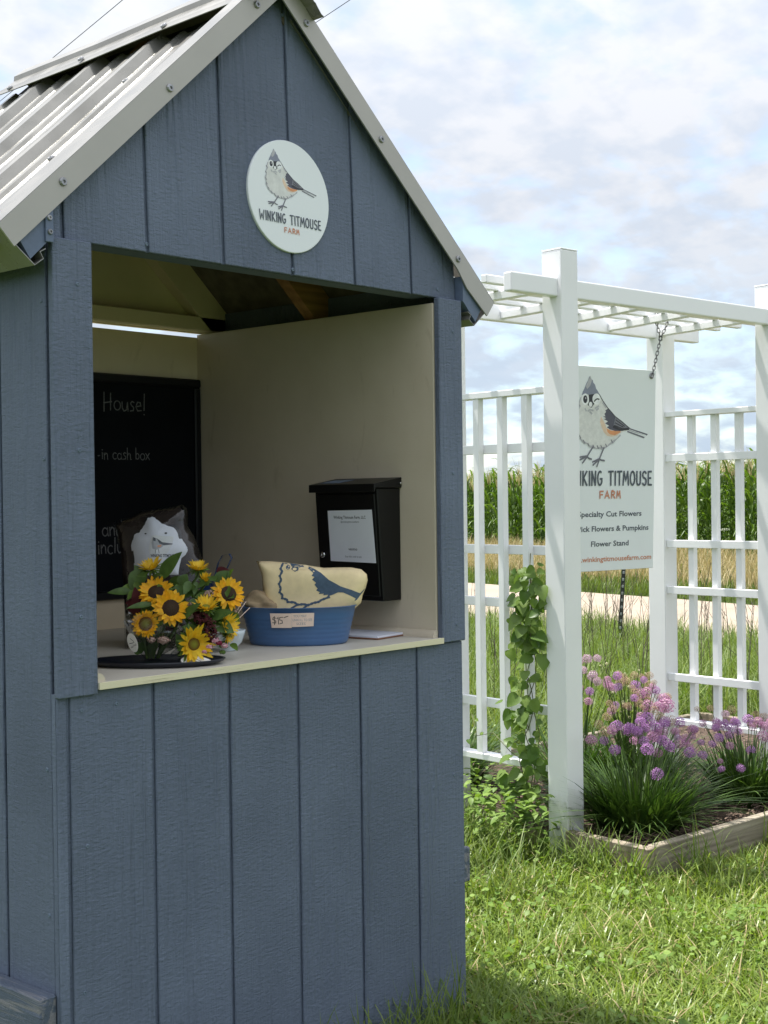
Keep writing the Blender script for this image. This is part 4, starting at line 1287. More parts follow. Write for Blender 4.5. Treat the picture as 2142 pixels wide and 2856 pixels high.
def dome(r, h, n=20, m=5):
    V, F = [(0, 0, h)], []
    for i in range(1, m + 1):
        t = i / m
        for k in range(n):
            a = 2 * math.pi * k / n
            V.append((r * t * math.cos(a), r * t * math.sin(a), h * (1 - t ** 2.2)))
    for k in range(n):
        F.append((0, 1 + k, 1 + (k + 1) % n))
    for i in range(m - 1):
        for k in range(n):
            a = 1 + i * n + k; b = 1 + i * n + (k + 1) % n
            F.append((a, a + n, b + n, b))
    return V, F
def sunflower(parent, loc, nrm, r, kind, seed):
    """kind: open, ring, half, bud"""
    rnd = random.Random(seed)
    rd = r * {'open': 0.46, 'ring': 0.48, 'half': 0.34, 'bud': 0.30}[kind]
    V, F = dome(rd, rd * 0.28)
    hd = mobj('sunflower', V, F, M['disk_green'] if kind in ('ring', 'half') else M['disk_dark'], parent, True)
    hd.location = loc
    hd.rotation_euler = Vector(nrm).to_track_quat('Z', 'Y').to_euler()
    pm = M['petal_y'] if kind in ('half', 'bud') else M['petal']
    if kind == 'open':
        V, F = petals_geo(19, rd * 0.90, r * 0.56, r * 0.24, 0.28, 0.3, rnd, 0.0, -0.25)
        V2, F2 = petals_geo(17, rd * 0.86, r * 0.52, r * 0.23, 0.55, 0.3, rnd, rd * 0.03)
    elif kind == 'ring':
        V, F = petals_geo(24, rd * 0.92, r * 0.46, r * 0.20, 0.20, 0.3, rnd)
        V2, F2 = petals_geo(24, rd * 0.86, r * 0.34, r * 0.16, 0.85, 0.3, rnd, rd * 0.03)
    elif kind == 'half':
        V, F = petals_geo(17, rd * 0.95, r * 0.85, r * 0.25, 0.62, 0.3, rnd)
        V2, F2 = petals_geo(15, rd * 0.85, r * 0.80, r * 0.24, 0.90, 0.3, rnd)
    else:
        V, F = petals_geo(14, rd * 0.95, r * 0.95, r * 0.26, 1.15, 0.3, rnd)
        V2, F2 = petals_geo(10, rd * 0.7, r * 0.9, r * 0.25, 1.35, 0.3, rnd)
    b = len(V)
    mobj('petals', V + V2, F + [tuple(i + b for i in f) for f in F2], pm, hd, True)
    se = 0.25 if kind in ('open', 'ring') else 0.75
    V, F = petals_geo(15, rd * 0.8, r * (0.55 if kind in ('open', 'ring') else 0.75), r * 0.22, se - 0.35, 0.4, rnd, -rd * 0.25, -0.2)
    V2, F2 = petals_geo(13, rd * 0.7, r * 0.62, r * 0.20, se - 0.8, 0.4, rnd, -rd * 0.35, -0.3)
    b = len(V)
    mobj('sepals', V + V2, F + [tuple(i + b for i in f) for f in F2], M['sepal'], hd, True)
    return hd

def leaf_geo(L, w, curl=0.2, fold=0.25, rows=7):
    """pointed leaf along +X, upper side +Z"""
    V, F = [], []
    for i in range(rows + 1):
        t = i / rows
        ww = w * 0.5 * (math.sin(math.pi * min(1, t ** 0.75)) ** 0.8 if 0 < t < 1 else 0.03)
        z = -curl * L * t * t
        for s in (-1, 0, 1):
            V.append((L * t, s * ww, z + abs(s) * ww * fold))
    for i in range(rows):
        for j in range(2):
            q = 3 * i + j
            F.append((q, q + 3, q + 4, q + 1))
    return V, F
def leaf(parent, base, tip, w, mat, up=(0, -0.5, 1), curl=0.12, name='leaf', fold=0.25):
    base, tip = Vector(base), Vector(tip)
    d = tip - base
    V, F = leaf_geo(d.length, w, curl, fold)
    o = mobj(name, V, F, mat, parent, True)
    x = d.normalized(); y = Vector(up).normalized().cross(x).normalized(); z = x.cross(y)
    o.matrix_local = Matrix(((x.x, y.x, z.x, base.x), (x.y, y.y, z.y, base.y), (x.z, y.z, z.z, base.z), (0, 0, 0, 1)))
    return o
def cluster(name, parent, loc, r, n, mat, seed, fr=0.0035, squash=0.6):
    rnd = random.Random(seed)
    V, F = [], []
    for i in range(n):
        d = Vector((rnd.gauss(0, 1), rnd.gauss(0, 1), rnd.gauss(0, 1))).normalized()
        c = Vector((d.x * r, d.y * r, d.z * r * squash)) * rnd.uniform(0.55, 1.0)
        x = d.orthogonal().normalized(); y = d.cross(x)
        b = len(V)
        V.append(c + d * fr * 0.5)
        for k in range(5):
            a = 2 * math.pi * k / 5
            V.append(c + (x * math.cos(a) + y * math.sin(a)) * fr)
        for k in range(5):
            F.append((b, b + 1 + k, b + 1 + (k + 1) % 5))
    o = mobj(name, V, F, mat, parent)
    o.location = loc
    return o

kb_ = 2.34e-4
BA = thing('sunflower_bouquet', 'upright sunflower bouquet with maroon and pink filler on the dark tray', 'bouquet', (0.372, 0.185, SH + 0.0065), (0, 0, YAWG), 'sunflower bouquets on the shelf')
BB = thing('sunflower_bouquet', 'sunflower bouquet leaning right over the tray edge, nearest the shelf front', 'bouquet', (0.425, 0.105, SH + 0.002), (0, 0, YAWG), 'sunflower bouquets on the shelf')
OB = (BB.location - BA.location)
OBx, OBy = OB.dot(VR), OB.dot(VF)
def LA(zx, zy, dep=0.0):      # local frame of the left bouquet
    return Vector(((zx - 560) * kb_, dep, (1815 - zy) * kb_))
def LB(zx, zy, dep=0.0):
    v = LA(zx, zy, dep)
    return Vector((v.x - OBx, v.y - OBy, v.z + 0.0045))
SF = [ # x, y, r, normal(local x right, y back, z up), kind, depth, bouquet
 (540, 985, 98, (-0.25, -0.35, 0.9), 'half', 0.050, 'A'),
 (612, 1195, 142, (-0.05, -0.72, 0.62), 'open', 0.000, 'A'),
 (770, 1335, 145, (0.18, -0.93, 0.30), 'open', -0.035, 'A'),
 (545, 1475, 118, (-0.12, -0.98, 0.16), 'ring', -0.045, 'A'),
 (975, 1000, 84, (0.1, -0.3, 0.95), 'half', 0.055, 'A'),
 (1055, 1100, 62, (0.25, -0.5, 0.85), 'bud', 0.025, 'A'),
 (1280, 1225, 140, (0.42, -0.80, 0.42), 'open', 0.010, 'B'),
 (1085, 1335, 96, (0.15, -0.55, 0.85), 'half', -0.020, 'B'),
 (985, 1665, 145, (0.50, -0.85, 0.05), 'half', -0.050, 'B'),
 (1268, 1510, 96, (0.80, -0.5, 0.25), 'half', -0.005, 'B'),
 (1275, 1605, 60, (0.75, -0.4, -0.45), 'half', 0.0, 'B'),
]
rnd = random.Random(3)
for i, (x, y, r, nn, kind, dep, bq) in enumerate(SF):
    par, L_ = (BA, LA) if bq == 'A' else (BB, LB)
    p = L_(x, y, dep)
    nv = Vector(nn).normalized()
    sunflower(par, p, nv, r * kb_ * 1.27, kind, 20 + i)
    foot = (LA(560 + rnd.uniform(-60, 60), 1800, rnd.uniform(-0.015, 0.02)) if bq == 'A' else LB(790 + rnd.uniform(-60, 60), 1790, rnd.uniform(-0.01, 0.02)))
    mid = foot.lerp(p, 0.55) + Vector((0, 0.02, 0.0))
    tube('stem', [foot, mid, p - nv * 0.016, p - nv * 0.004], [0.003, 0.003, 0.0032, 0.006], M['stem'], par, 7)
# leaves
for (bx, by, tx, ty_, w, d0, d1, bq) in ((640, 1075, 836, 825, 0.034, 0.02, -0.01, 'A'), (375, 1195, 165, 1185, 0.020, 0.02, 0.0, 'A'), (600, 1300, 380, 1312, 0.016, -0.02, -0.05, 'A'),
        (860, 1440, 1035, 1285, 0.022, -0.03, -0.05, 'A'), (480, 1100, 380, 950, 0.026, 0.05, 0.05, 'A'), (450, 1000, 365, 1190, 0.040, 0.045, 0.02, 'A'), (820, 1150, 880, 1040, 0.028, 0.03, 0.03, 'A'),
        (700, 1180, 830, 1060, 0.03, 0.05, 0.03, 'A'), (900, 1250, 780, 1150, 0.03, 0.03, 0.01, 'A'), (640, 1420, 800, 1500, 0.026, -0.01, -0.04, 'A'), (480, 1760, 420, 1650, 0.03, -0.01, -0.02, 'A'), (520, 1800, 640, 1640, 0.03, 0, -0.03, 'A'),
        (1150, 1120, 1260, 1010, 0.026, 0.03, 0.03, 'B'), (1240, 1180, 1275, 1010, 0.016, 0.03, 0.03, 'B'), (1120, 1440, 1320, 1370, 0.028, -0.01, -0.03, 'B'), (1140, 1480, 1340, 1560, 0.036, -0.01, -0.03, 'B'),
        (1010, 1560, 880, 1500, 0.024, -0.02, -0.04, 'B'), (900, 1760, 820, 1580, 0.03, -0.02, -0.03, 'B'), (1000, 1330, 900, 1290, 0.03, 0, 0.0, 'B'), (960, 1500, 1100, 1420, 0.03, 0.0, 0.0, 'B'), (620, 1560, 700, 1500, 0.04, -0.01, -0.03, 'A')):
    par, L_ = (BA, LA) if bq == 'A' else (BB, LB)
    leaf(par, L_(bx, by, d0), L_(tx, ty_, d1), w, M['leaf_b'], (0.1, -0.8, 0.6))
# inner foliage that fills the bunch
rf_ = random.Random(12)
for k in range(96):
    bq = 'A' if k < 56 else 'B'
    par, L_ = (BA, LA) if bq == 'A' else (BB, LB)
    cx_, cy_ = (rf_.uniform(390, 980), rf_.uniform(1000, 1640)) if bq == 'A' else (rf_.uniform(920, 1320), rf_.uniform(1060, 1700))
    an = rf_.uniform(0, 6.28); ln_ = rf_.uniform(60, 150)
    dep = rf_.uniform(0.005, 0.05)
    leaf(par, L_(cx_, cy_, dep), L_(cx_ + math.cos(an) * ln_, cy_ + math.sin(an) * ln_ * 0.8, dep - rf_.uniform(0.0, 0.03)), rf_.uniform(0.012, 0.026), M['leaf_b'] if k % 3 else M['sepal'], (rf_.uniform(-0.4, 0.4), -0.8, 0.5), 0.15)
# maroon foliage and plumes
for (bx, by, tx, ty_, w, d0, d1, bq) in ((440, 1330, 425, 1150, 0.022, 0.0, -0.01, 'A'), (400, 1400, 440, 1240, 0.030, 0.0, -0.02, 'A'), (430, 1300, 330, 1290, 0.02, 0.01, 0.0, 'A'), (1150, 1070, 1270, 1010, 0.034, 0.05, 0.04, 'B'), (1050, 1380, 950, 1430, 0.03, 0, -0.01, 'B'), (700, 1540, 820, 1480, 0.02, -0.01, -0.02, 'A')):
    par, L_ = (BA, LA) if bq == 'A' else (BB, LB)
    leaf(par, L_(bx, by, d0), L_(tx, ty_, d1), w, M['burgundy'], (0.1, -0.8, 0.5), 0.15, 'maroon_leaf')
pl_ = [LB(1000, 1400, -0.02), LB(1050, 1440, -0.028), LB(1100, 1510, -0.034), LB(1130, 1590, -0.036), LB(1115, 1660, -0.034)]
rp_ = random.Random(77)
V, F = [], []
for k in range(420):
    t = rp_.random() * 3.999; i = int(t)
    c = pl_[i].lerp(pl_[i + 1], t - i)
    rad = (0.008, 0.0155, 0.018, 0.014, 0.007)[i] * (1 - (t - i)) + (0.008, 0.0155, 0.018, 0.014, 0.007)[i + 1] * (t - i)
    d = Vector((rp_.gauss(0, 1), rp_.gauss(0, 0.7), rp_.gauss(0, 1))).normalized()
    c = c + d * rad * rp_.uniform(0.7, 1.05)
    x = d.orthogonal().normalized(); y = d.cross(x); q = len(V); fr = rp_.uniform(0.002, 0.0045)
    V += [c + d * fr, c + x * fr, c + y * fr, c - x * fr, c - y * fr]
    F += [(q, q + 1, q + 2), (q, q + 2, q + 3), (q, q + 3, q + 4), (q, q + 4, q + 1)]
o = mobj('cockscomb_plume', V, F, M['burgundy'], BB)
for (x, y, r, mt, dep, nf_, bq, nm) in ((1180, 1640, 50, 'pink', -0.035, 60, 'B', 'pink_filler'), (1130, 1690, 42, 'pink', -0.045, 50, 'B', 'pink_filler'), (1255, 1690, 36, 'pink', -0.03, 44, 'B', 'pink_filler'), (1215, 1660, 34, 'crimson', -0.045, 50, 'B', 'crimson_filler'), (1085, 1735, 30, 'pink', -0.05, 30, 'B', 'pink_filler'),
        (710, 1625, 66, 'dusty', -0.05, 110, 'A', 'dusty_filler'), (470, 1560, 52, 'dusty', -0.035, 70, 'A', 'dusty_filler'), (590, 1620, 48, 'dusty', -0.045, 60, 'A', 'dusty_filler'), (1105, 1225, 66, 'dusty', 0.005, 120, 'B', 'seed_head'), (935, 1420, 46, 'dusty', -0.02, 70, 'A', 'seed_head'), (920, 1310, 30, 'dusty', -0.01, 40, 'A', 'seed_head'), (1235, 1750, 30, 'sepal', -0.03, 40, 'B', 'green_filler'), (1330, 1390, 28, 'dusty', 0.02, 30, 'B', 'seed_head')):
    par, L_ = (BA, LA) if bq == 'A' else (BB, LB)
    cluster(nm, par, L_(x, y, dep), r * kb_, nf_, M[mt], int(x + y), 0.0026)
# loose stems low in the bunch
for k in range(9):
    f = LA(520 + 14 * k, 1805, rnd.uniform(-0.02, 0.01)); t = LA(440 + 48 * k, 1480 + rnd.uniform(-60, 60), rnd.uniform(-0.02, 0.02))
    tube('stem', [f, f.lerp(t, 0.5) + Vector((0, -0.004, 0)), t], 0.0026, M['stem'], BA, 6)
# straw sticks at the right
for (x, y) in ((1425, 1310), (1460, 1370), (1400, 1290)):
    tube('straw', [LB(1230, 1590, 0.03), LB(x, y, 0.05)], 0.0008, M['tape'], BB, 5)
# cellophane sleeves
M['cello'] = film_mat('cellophane', 0.13, 0.08)
def sleeve(parent, L_, foot, rim, seed, nm='cellophane'):
    """rim: list of (x, y, depth) round the top; foot: same count near the stems"""
    rnd = random.Random(seed)
    V, F = [], []
    n = len(rim); m = 9
    for j in range(m):
        t = j / (m - 1)
        for i in range(n):
            a, b_ = L_(*foot[i]), L_(*rim[i])
            p = a.lerp(b_, t)
            bulge = math.sin(math.pi * t) * 0.006
            c = L_(sum(f[0] for f in foot) / n, 1700, 0)
            d = Vector((p.x - c.x, p.y - c.y, 0))
            if d.length > 1e-4: p += d.normalized() * bulge
            p += Vector((rnd.uniform(-1, 1), rnd.uniform(-1, 1), rnd.uniform(-1, 1))) * 0.0028 * (0.3 + t)
            p.z = max(p.z, 0.001)
            V.append(p)
    for j in range(m - 1):
        for i in range(n):
            F.append((j * n + i, j * n + (i + 1) % n, (j + 1) * n + (i + 1) % n, (j + 1) * n + i))
    return mobj(nm, V, F, M['cello'], parent, False)
nA = 22
fA = [(560 + 70 * math.cos(2 * math.pi * i / nA), 1806, 0.018 * math.sin(2 * math.pi * i / nA)) for i in range(nA)]
rA = [(600 + 290 * math.cos(2 * math.pi * i / nA), 1440 + 90 * math.sin(2 * math.pi * i / nA * 2 + 1) - 160 * math.cos(2 * math.pi * i / nA) * -1 * 0.5, 0.060 * math.sin(2 * math.pi * i / nA)) for i in range(nA)]
sleeve(BA, LA, fA, rA, 4)
fB = [(800 + 70 * math.cos(2 * math.pi * i / nA), 1800, 0.016 * math.sin(2 * math.pi * i / nA)) for i in range(nA)]
rB = [(1130 + 240 * math.cos(2 * math.pi * i / nA), 1640 + 140 * math.sin(2 * math.pi * i / nA), 0.055 * math.sin(2 * math.pi * i / nA + 0.6)) for i in range(nA)]
sleeve(BB, LB, fB, rB, 6)
def oval_sticker(par, c, rx, rz, rot, nrm, nm):
    n = 24
    V = [(rx * math.cos(2 * math.pi * k / n), 0.0, rz * math.sin(2 * math.pi * k / n)) for k in range(n)]
    V2 = [(x, 0.0006, z) for x, y, z in V]
    o = mobj('sticker', V + V2, [tuple(range(n))[::-1], tuple(range(n, 2 * n))] + [(k, (k + 1) % n, n + (k + 1) % n, n + k) for k in range(n)], M['sticker'], par)
    q = Vector((0, -1, 0)).rotation_difference(Vector(nrm).normalized())
    o.rotation_euler = (q.to_matrix() @ Matrix.Rotation(rot, 3, 'Y')).to_euler()
    o.location = c
    p2 = Print(lambda u, v, L: (u, -0.0003, v))
    p2.stroke([(-rx * 0.1, rz * 0.5), (rx * 0.3, rz * 0.1), (rx * 0.35, -rz * 0.1)], 0.0010, 0)
    p2.stroke([(-rx * 0.6, rz * 0.1), (-rx * 0.1, 0.0), (rx * 0.2, -rz * 0.05)], 0.0012, 0)
    typeset(p2, 'WINKING TITMOUSE', 0, -rz * 0.45, 0.006, 0, 1, width=rx * 1.3)
    p2.build('sticker_print', [M['ink']], o)
oval_sticker(BA, LA(425, 1645, -0.050), 0.0135, 0.0215, R(-28), (-0.55, -0.83, 0.0), 'a')
oval_sticker(BB, LB(1020, 1815, -0.068), 0.034, 0.0125, R(6), (0.1, -0.80, 0.55), 'b')

# ------------------------------------------------------------------ white garden arbor
AX, AY, ATH = 2.6174, 0.6444, -0.1111
CA_, SA_ = math.cos(ATH), math.sin(ATH)
def aw(a, b, z=0.0):
    return Vector((AX + a * CA_ - b * SA_, AY + a * SA_ + b * CA_, z))
PW, AD, AWD = 0.0922, 0.5808, 1.3682
arbor = thing('garden_arbor', 'white vinyl garden arbor with slatted top and trellis sides behind the stand', 'arbor', (AX, AY, 0), (0, 0, ATH))
def vinyl_mat():
    m, nd, lk, b = new_mat('weathered_white_vinyl')
    f = noise(nd, lk, coords(nd, lk), 5.0, 5.0)
    c = ramp(nd, lk, f, (0.82, 0.82, 0.82), (0.87, 0.87, 0.87))
    # green-grey splash dirt near the ground
    t = N(nd, 'ShaderNodeTexCoord'); sp = N(nd, 'ShaderNodeSeparateXYZ'); lk.new(t.outputs['Object'], sp.inputs[0])
    mr = N(nd, 'ShaderNodeMapRange', ins={1: 0.30, 2: 0.02, 3: 0.0, 4: 0.75}); lk.new(sp.outputs[2], mr.inputs[0])
    g = noise(nd, lk, coords(nd, lk, (1, 1, 0.3)), 30.0, 5.0, 0.7)
    g2 = N(nd, 'ShaderNodeMapRange', ins={1: 0.35, 2: 0.7}); lk.new(g, g2.inputs[0])
    mu = N(nd, 'ShaderNodeMath', operation='MULTIPLY'); lk.new(mr.outputs[0], mu.inputs[0]); lk.new(g2.outputs[0], mu.inputs[1])
    mx = N(nd, 'ShaderNodeMix', data_type='RGBA'); mx.inputs[7].default_value = (0.42, 0.43, 0.30, 1)
    lk.new(mu.outputs[0], mx.inputs[0]); lk.new(c, mx.inputs[6])
    lk.new(mx.outputs[2], b.inputs['Base Color'])
    b.inputs['Roughness'].default_value = 0.34
    return m
M['vinyl'] = vinyl_mat()
posts = {}
for (a, b) in ((0, 0), (AWD, 0), (0, AD), (AWD, AD)):
    p = box('post', a, a + PW, b, b + PW, -0.05, 2.211, M['vinyl'], arbor, 0.0035, 2)
    box('post_cap', a - 0.0008, a + PW + 0.0008, b - 0.0008, b + PW + 0.0008, 2.2112, 2.2165, M['white_vinyl'], p, 0.001)
    posts[(a, b)] = p
    s_ = screw(p, (a - 0.0002, b + PW / 2, 0.115), SCREW_R, (0, 0, R(-90)))
for b in (0.018, AD + 0.034):
    box('beam', -0.242, 1.702, b, b + 0.040, 2.0419, 2.1097, M['white_vinyl'], arbor, 0.005, 2)
PUR = ((-0.062, -0.060), (0.285, 0.345), (0.570, 0.705), (0.905, 1.035), (1.280, 1.385))
for a0, a1 in PUR:                     # the old lattice has racked a little out of square
    b0, b1 = 0.0585, AD + 0.0335
    prism('purlin', [(a0 - 0.016, b0), (a0 + 0.016, b0), (a1 + 0.016, b1), (a1 - 0.016, b1)], 2.0495, 2.0815, 'z', M['white_vinyl'], arbor, 0.003)
for b in (0.140, 0.252, 0.366, 0.480):
    box('top_slat', -0.256, 1.662, b - 0.015, b + 0.015, 2.0818, 2.1115, M['white_vinyl'], arbor, 0.003)
SY = (0.208, 0.334, 0.460)
for side, (a_s0, a_s1, a_r0, a_r1, zr) in enumerate(((0.020, 0.050, 0.0503, 0.0703, (1.712, 1.505, 1.120, 0.917, 0.526, 0.320)), (1.4005, 1.4305, 1.3802, 1.4002, (1.690, 1.490, 1.098, 0.886, 0.488, 0.285)))):
    for i, z in enumerate(zr):
        cap_ = i in (0, 5)
        lo, hi = (a_s0 - 0.004, a_r1) if (side == 0 and cap_) else ((a_r0, a_s1 + 0.004) if cap_ else (a_r0, a_r1))
        h = 0.012 if cap_ else 0.0175
        box('trellis_rail', lo, hi, PW + 0.0005, AD - 0.0005, z - h, z + h, M['white_vinyl'], arbor, 0.002)
    for b in SY:
        box('trellis_slat', a_s0, a_s1, b - 0.015, b + 0.015, zr[5] + 0.0122, zr[0] - 0.0122, M['white_vinyl'], arbor, 0.002)

# hanging farm sign
THS = R(-11.0)
sc0 = Vector((3.2503 + 0.086 * math.cos(THS), 0.9059 + 0.086 * math.sin(THS), 1.847))
hs = thing('hanging_sign', 'white rectangular farm sign with titmouse drawing hanging by chains in the arbor', 'sign', sc0, (0.035, 0, THS))
SW2, SHH = 0.265, 0.835
box('board', -SW2, SW2, 0.0, 0.005, -SHH, 0.0, M['white_board'], hs, 0.0015)
pr = Print(lambda u, v, L: (-0.010 + u * 0.335, -0.0006 - L * 0.00003, -0.312 + v * 0.343))
bird(pr); logo(pr, 1, 0, 0)
o = pr.build('printed_logo', INKS, hs)
for text, z, sz, wd_, ik in (('Specialty Cut Flowers', -0.612, 0.031, 0.375, 7), ('U-Pick Flowers & Pumpkins', -0.672, 0.031, 0.462, 7), ('Flower Stand', -0.734, 0.031, 0.222, 7), ('www.winkingtitmousefarm.com', -0.796, 0.029, 0.505, 8)):
    pr = Print(lambda u, v, L: (u, -0.0008, v))
    typeset(pr, text, 0.0, z, sz, 0, 0, bold=0.0006, width=wd_)
    pr.build('printed_line', [INKS[ik]], hs)
GRO = []
for sx in (-1, 1):
    g = lathe('grommet', [(0.0075, 0.0), (0.0125, 0.0), (0.0135, 0.0015), (0.0125, 0.003), (0.0075, 0.0026)], M['screw'], hs, 20)
    g.location = (sx * 0.236, -0.0032 + 0.003, -0.024); g.rotation_euler = (R(90), 0, 0)
    h = lathe('eyelet_hole', [(0.0072, 0.0), (0.0072, 0.0008), (0.001, 0.0008)], M['black_frame'], g, 16)
    h.location = (0, 0, 0.0006)
    GRO.append(hs.matrix_basis @ Vector((sx * 0.236, -0.006, -0.022)))
M['chain'] = plain('chain_steel', (0.16, 0.16, 0.165), 0.4, metal=0.8, var=0.15)
def link_mesh():
    pts = []
    L_, w = 0.0095, 0.0055
    for k in range(16):
        a = 2 * math.pi * k / 16
        pts.append(Vector((math.cos(a) * w, 0, math.sin(a) * w + (L_ if math.sin(a) > 0 else -L_) * 0.6)))
    V, F = [], []
    n = 6
    for i, p in enumerate(pts):
        t = (pts[(i + 1) % 16] - pts[i - 1]).normalized()
        nx = Vector((0, 1, 0)); ny = t.cross(nx)
        for k in range(n):
            a = 2 * math.pi * k / n
            V.append(p + (nx * math.cos(a) + ny * math.sin(a)) * 0.0017)
    for i in range(16):
        j = (i + 1) % 16
        for k in range(n):
            F.append((i * n + k, i * n + (k + 1) % n, j * n + (k + 1) % n, j * n + k))
    me = bpy.data.meshes.new('link')
    me.from_pydata([tuple(v) for v in V], [], F)
    me.materials.append(M['chain'])
    me.polygons.foreach_set('use_smooth', [True] * len(me.polygons))
    return me
LINK = link_mesh()
def chain_along(parent, pts):
    """place links along a world polyline"""
    d = 0.0175
    P = [Vector(p) for p in pts]
    out_, pos = [], 0.0
    for i in range(len(P) - 1):
        L_ = (P[i + 1] - P[i]).length
        while pos < L_:
            t = pos / L_
            out_.append((P[i].lerp(P[i + 1], t), (P[i + 1] - P[i]).normalized()))
            pos += d
        pos -= L_
    for k, (p, t) in enumerate(out_):
        o = bpy.data.objects.new('link', LINK)
        link(o, parent)
        o.location = p - parent.location
        q = Vector((0, 0, 1)).rotation_difference(t)
        o.rotation_euler = (q.to_matrix() @ Matrix.Rotation(R(0 if k % 2 else 90) + 0.4, 3, 'Z')).to_euler()
for i, (g, lab) in enumerate(((GRO[1], 'steel chain from the visible right corner of the hanging sign to the arbor top'), (GRO[0], 'steel chain at the left corner of the hanging sign behind the near post'))):
    s = 1 if i == 0 else -1
    ch = thing('sign_chain', lab, 'chain', g, (0, 0, 0), 'chains holding the hanging sign')
    ax = 0.985 if i == 0 else 0.315
    J = g.lerp(aw(ax + 0.012 * s, 0.31, 1.995), 0.95)
    chain_along(ch, [g, J])
    chain_along(ch, [J, aw(ax - 0.024, 0.305, 2.052), aw(ax - 0.024, 0.305, 2.088)])
    chain_along(ch, [J, aw(ax + 0.034, 0.300, 2.036), aw(ax + 0.050, 0.300, 2.065), aw(ax + 0.056, 0.300, 2.100)])

# ------------------------------------------------------------------ raised bed
M['bed_wood'] = wood_mat('weathered_bed_wood', (0.17, 0.14, 0.10), (0.36, 0.31, 0.235), 'X')
M['bed_wood_y'] = wood_mat('weathered_bed_wood_end', (0.17, 0.135, 0.09), (0.36, 0.30, 0.22), 'Y')
def mulch_mat():
    m, nd, lk, b = new_mat('bark_mulch')
    v = coords(nd, lk, rnd=False)
    f = noise(nd, lk, v, 50.0, 5.0, 0.7)
    lk.new(ramp(nd, lk, f, (0.035, 0.022, 0.014), (0.15, 0.10, 0.07)), b.inputs['Base Color'])
    bump(nd, lk, f, b, 1.0, 0.02)
    b.inputs['Roughness'].default_value = 0.95
    return m
M['mulch'] = mulch_mat()
bed = thing('raised_bed', 'weathered timber edged flower bed at the foot of the arbor', 'flower bed', (AX, AY, 0), (0, 0, ATH))
ZB = 0.118
box('bed_board', 0.020, 2.55, -0.3765, -0.3385, -0.03, ZB, M['bed_wood'], bed, 0.003)
box('bed_board', -0.020, 0.0185, -0.374, -0.004, -0.03, ZB - 0.003, M['bed_wood_y'], bed, 0.003)
box('bed_board', -0.006, 0.032, PW + 0.05, 1.27, -0.03, ZB - 0.03, M['bed_wood_y'], bed, 0.003)
box('bed_board', 0.036, 2.55, 1.235, 1.273, -0.03, ZB, M['bed_wood'], bed, 0.003)
box('bed_board', 2.552, 2.59, -0.356, 1.27, -0.03, ZB, M['bed_wood_y'], bed, 0.003)
V, F = [], []
nx_, ny_ = 60, 40
for i in range(nx_ + 1):
    for j in range(ny_ + 1):
        a = 0.017 + (2.551 - 0.017) * i / nx_; b = -0.339 + (1.236 + 0.339) * j / ny_
        V.append((a, b, 0.078 + 0.012 * math.sin(a * 17 + math.sin(b * 9)) * math.sin(b * 13) + random.uniform(-0.004, 0.004)))
for i in range(nx_):
    for j in range(ny_):
        q = i * (ny_ + 1) + j
        F.append((q, q + ny_ + 1, q + ny_ + 2, q + 1))
mu_ = mobj('mulch', V, F, M['mulch'], bed, True)
# loose bark chips
n = 2600
ca = RNG.uniform(0.04, 2.5, n); cb_ = np.concatenate([RNG.uniform(-0.315, 0.0, n // 2), RNG.uniform(-0.3, 1.2, n - n // 2)])
L_ = RNG.uniform(0.012, 0.045, n); wq = RNG.uniform(0.003, 0.008, n); az = RNG.uniform(0, 6.28, n); tl_ = RNG.uniform(-0.3, 0.3, n)
cx, sx = np.cos(az), np.sin(az)
z0 = 0.094 + RNG.uniform(-0.006, 0.010, n)
V = np.stack([np.stack([ca + cx * L_ * s - sx * wq * t, cb_ + sx * L_ * s + cx * wq * t, z0 + tl_ * L_ * s + (0.0025 if t == 0 else 0)], 1) for s, t in ((-.5, -.5), (-.5, 0), (-.5, .5), (.5, .5), (.5, 0), (.5, -.5))], 1).reshape(-1, 3)
off = (np.arange(n) * 6)[:, None]
M['chips'] = leafmat('bark_chips', (0.06, 0.038, 0.025), (0.24, 0.17, 0.125), 0.9, 0.0)
o = np_mesh('bark_chips', V, [np.concatenate([off + np.array([[0, 1, 4, 5]]), off + np.array([[1, 2, 3, 4]])])], M['chips'], bed)
o['kind'] = 'stuff'

# ------------------------------------------------------------------ alliums
M['allium_leaf'] = leafmat('allium_leaf', (0.030, 0.070, 0.013), (0.085, 0.145, 0.030), 0.38, 0.25)
M['allium_stem'] = leafmat('allium_stem', (0.045, 0.085, 0.02), (0.08, 0.12, 0.03), 0.5, 0.1)
M['h_purple'] = leafmat('allium_purple', (0.36, 0.16, 0.40), (0.54, 0.31, 0.54), 0.7, 0.25, (1.1, 0.9, 1.1))
M['h_pink'] = leafmat('allium_pink', (0.44, 0.20, 0.36), (0.60, 0.38, 0.48), 0.7, 0.25, (1.1, 0.9, 1.0))
M['h_pale'] = leafmat('allium_pale_pink', (0.52, 0.32, 0.45), (0.68, 0.53, 0.60), 0.7, 0.25, (1.1, 1, 1.0))
M['h_faded'] = leafmat('allium_faded', (0.42, 0.26, 0.20), (0.55, 0.44, 0.28), 0.8, 0.2, (1.1, 1, 0.8))
M['h_bud'] = leafmat('allium_bud', (0.55, 0.55, 0.30), (0.70, 0.70, 0.48), 0.7, 0.2, (1.1, 1, 0.8))
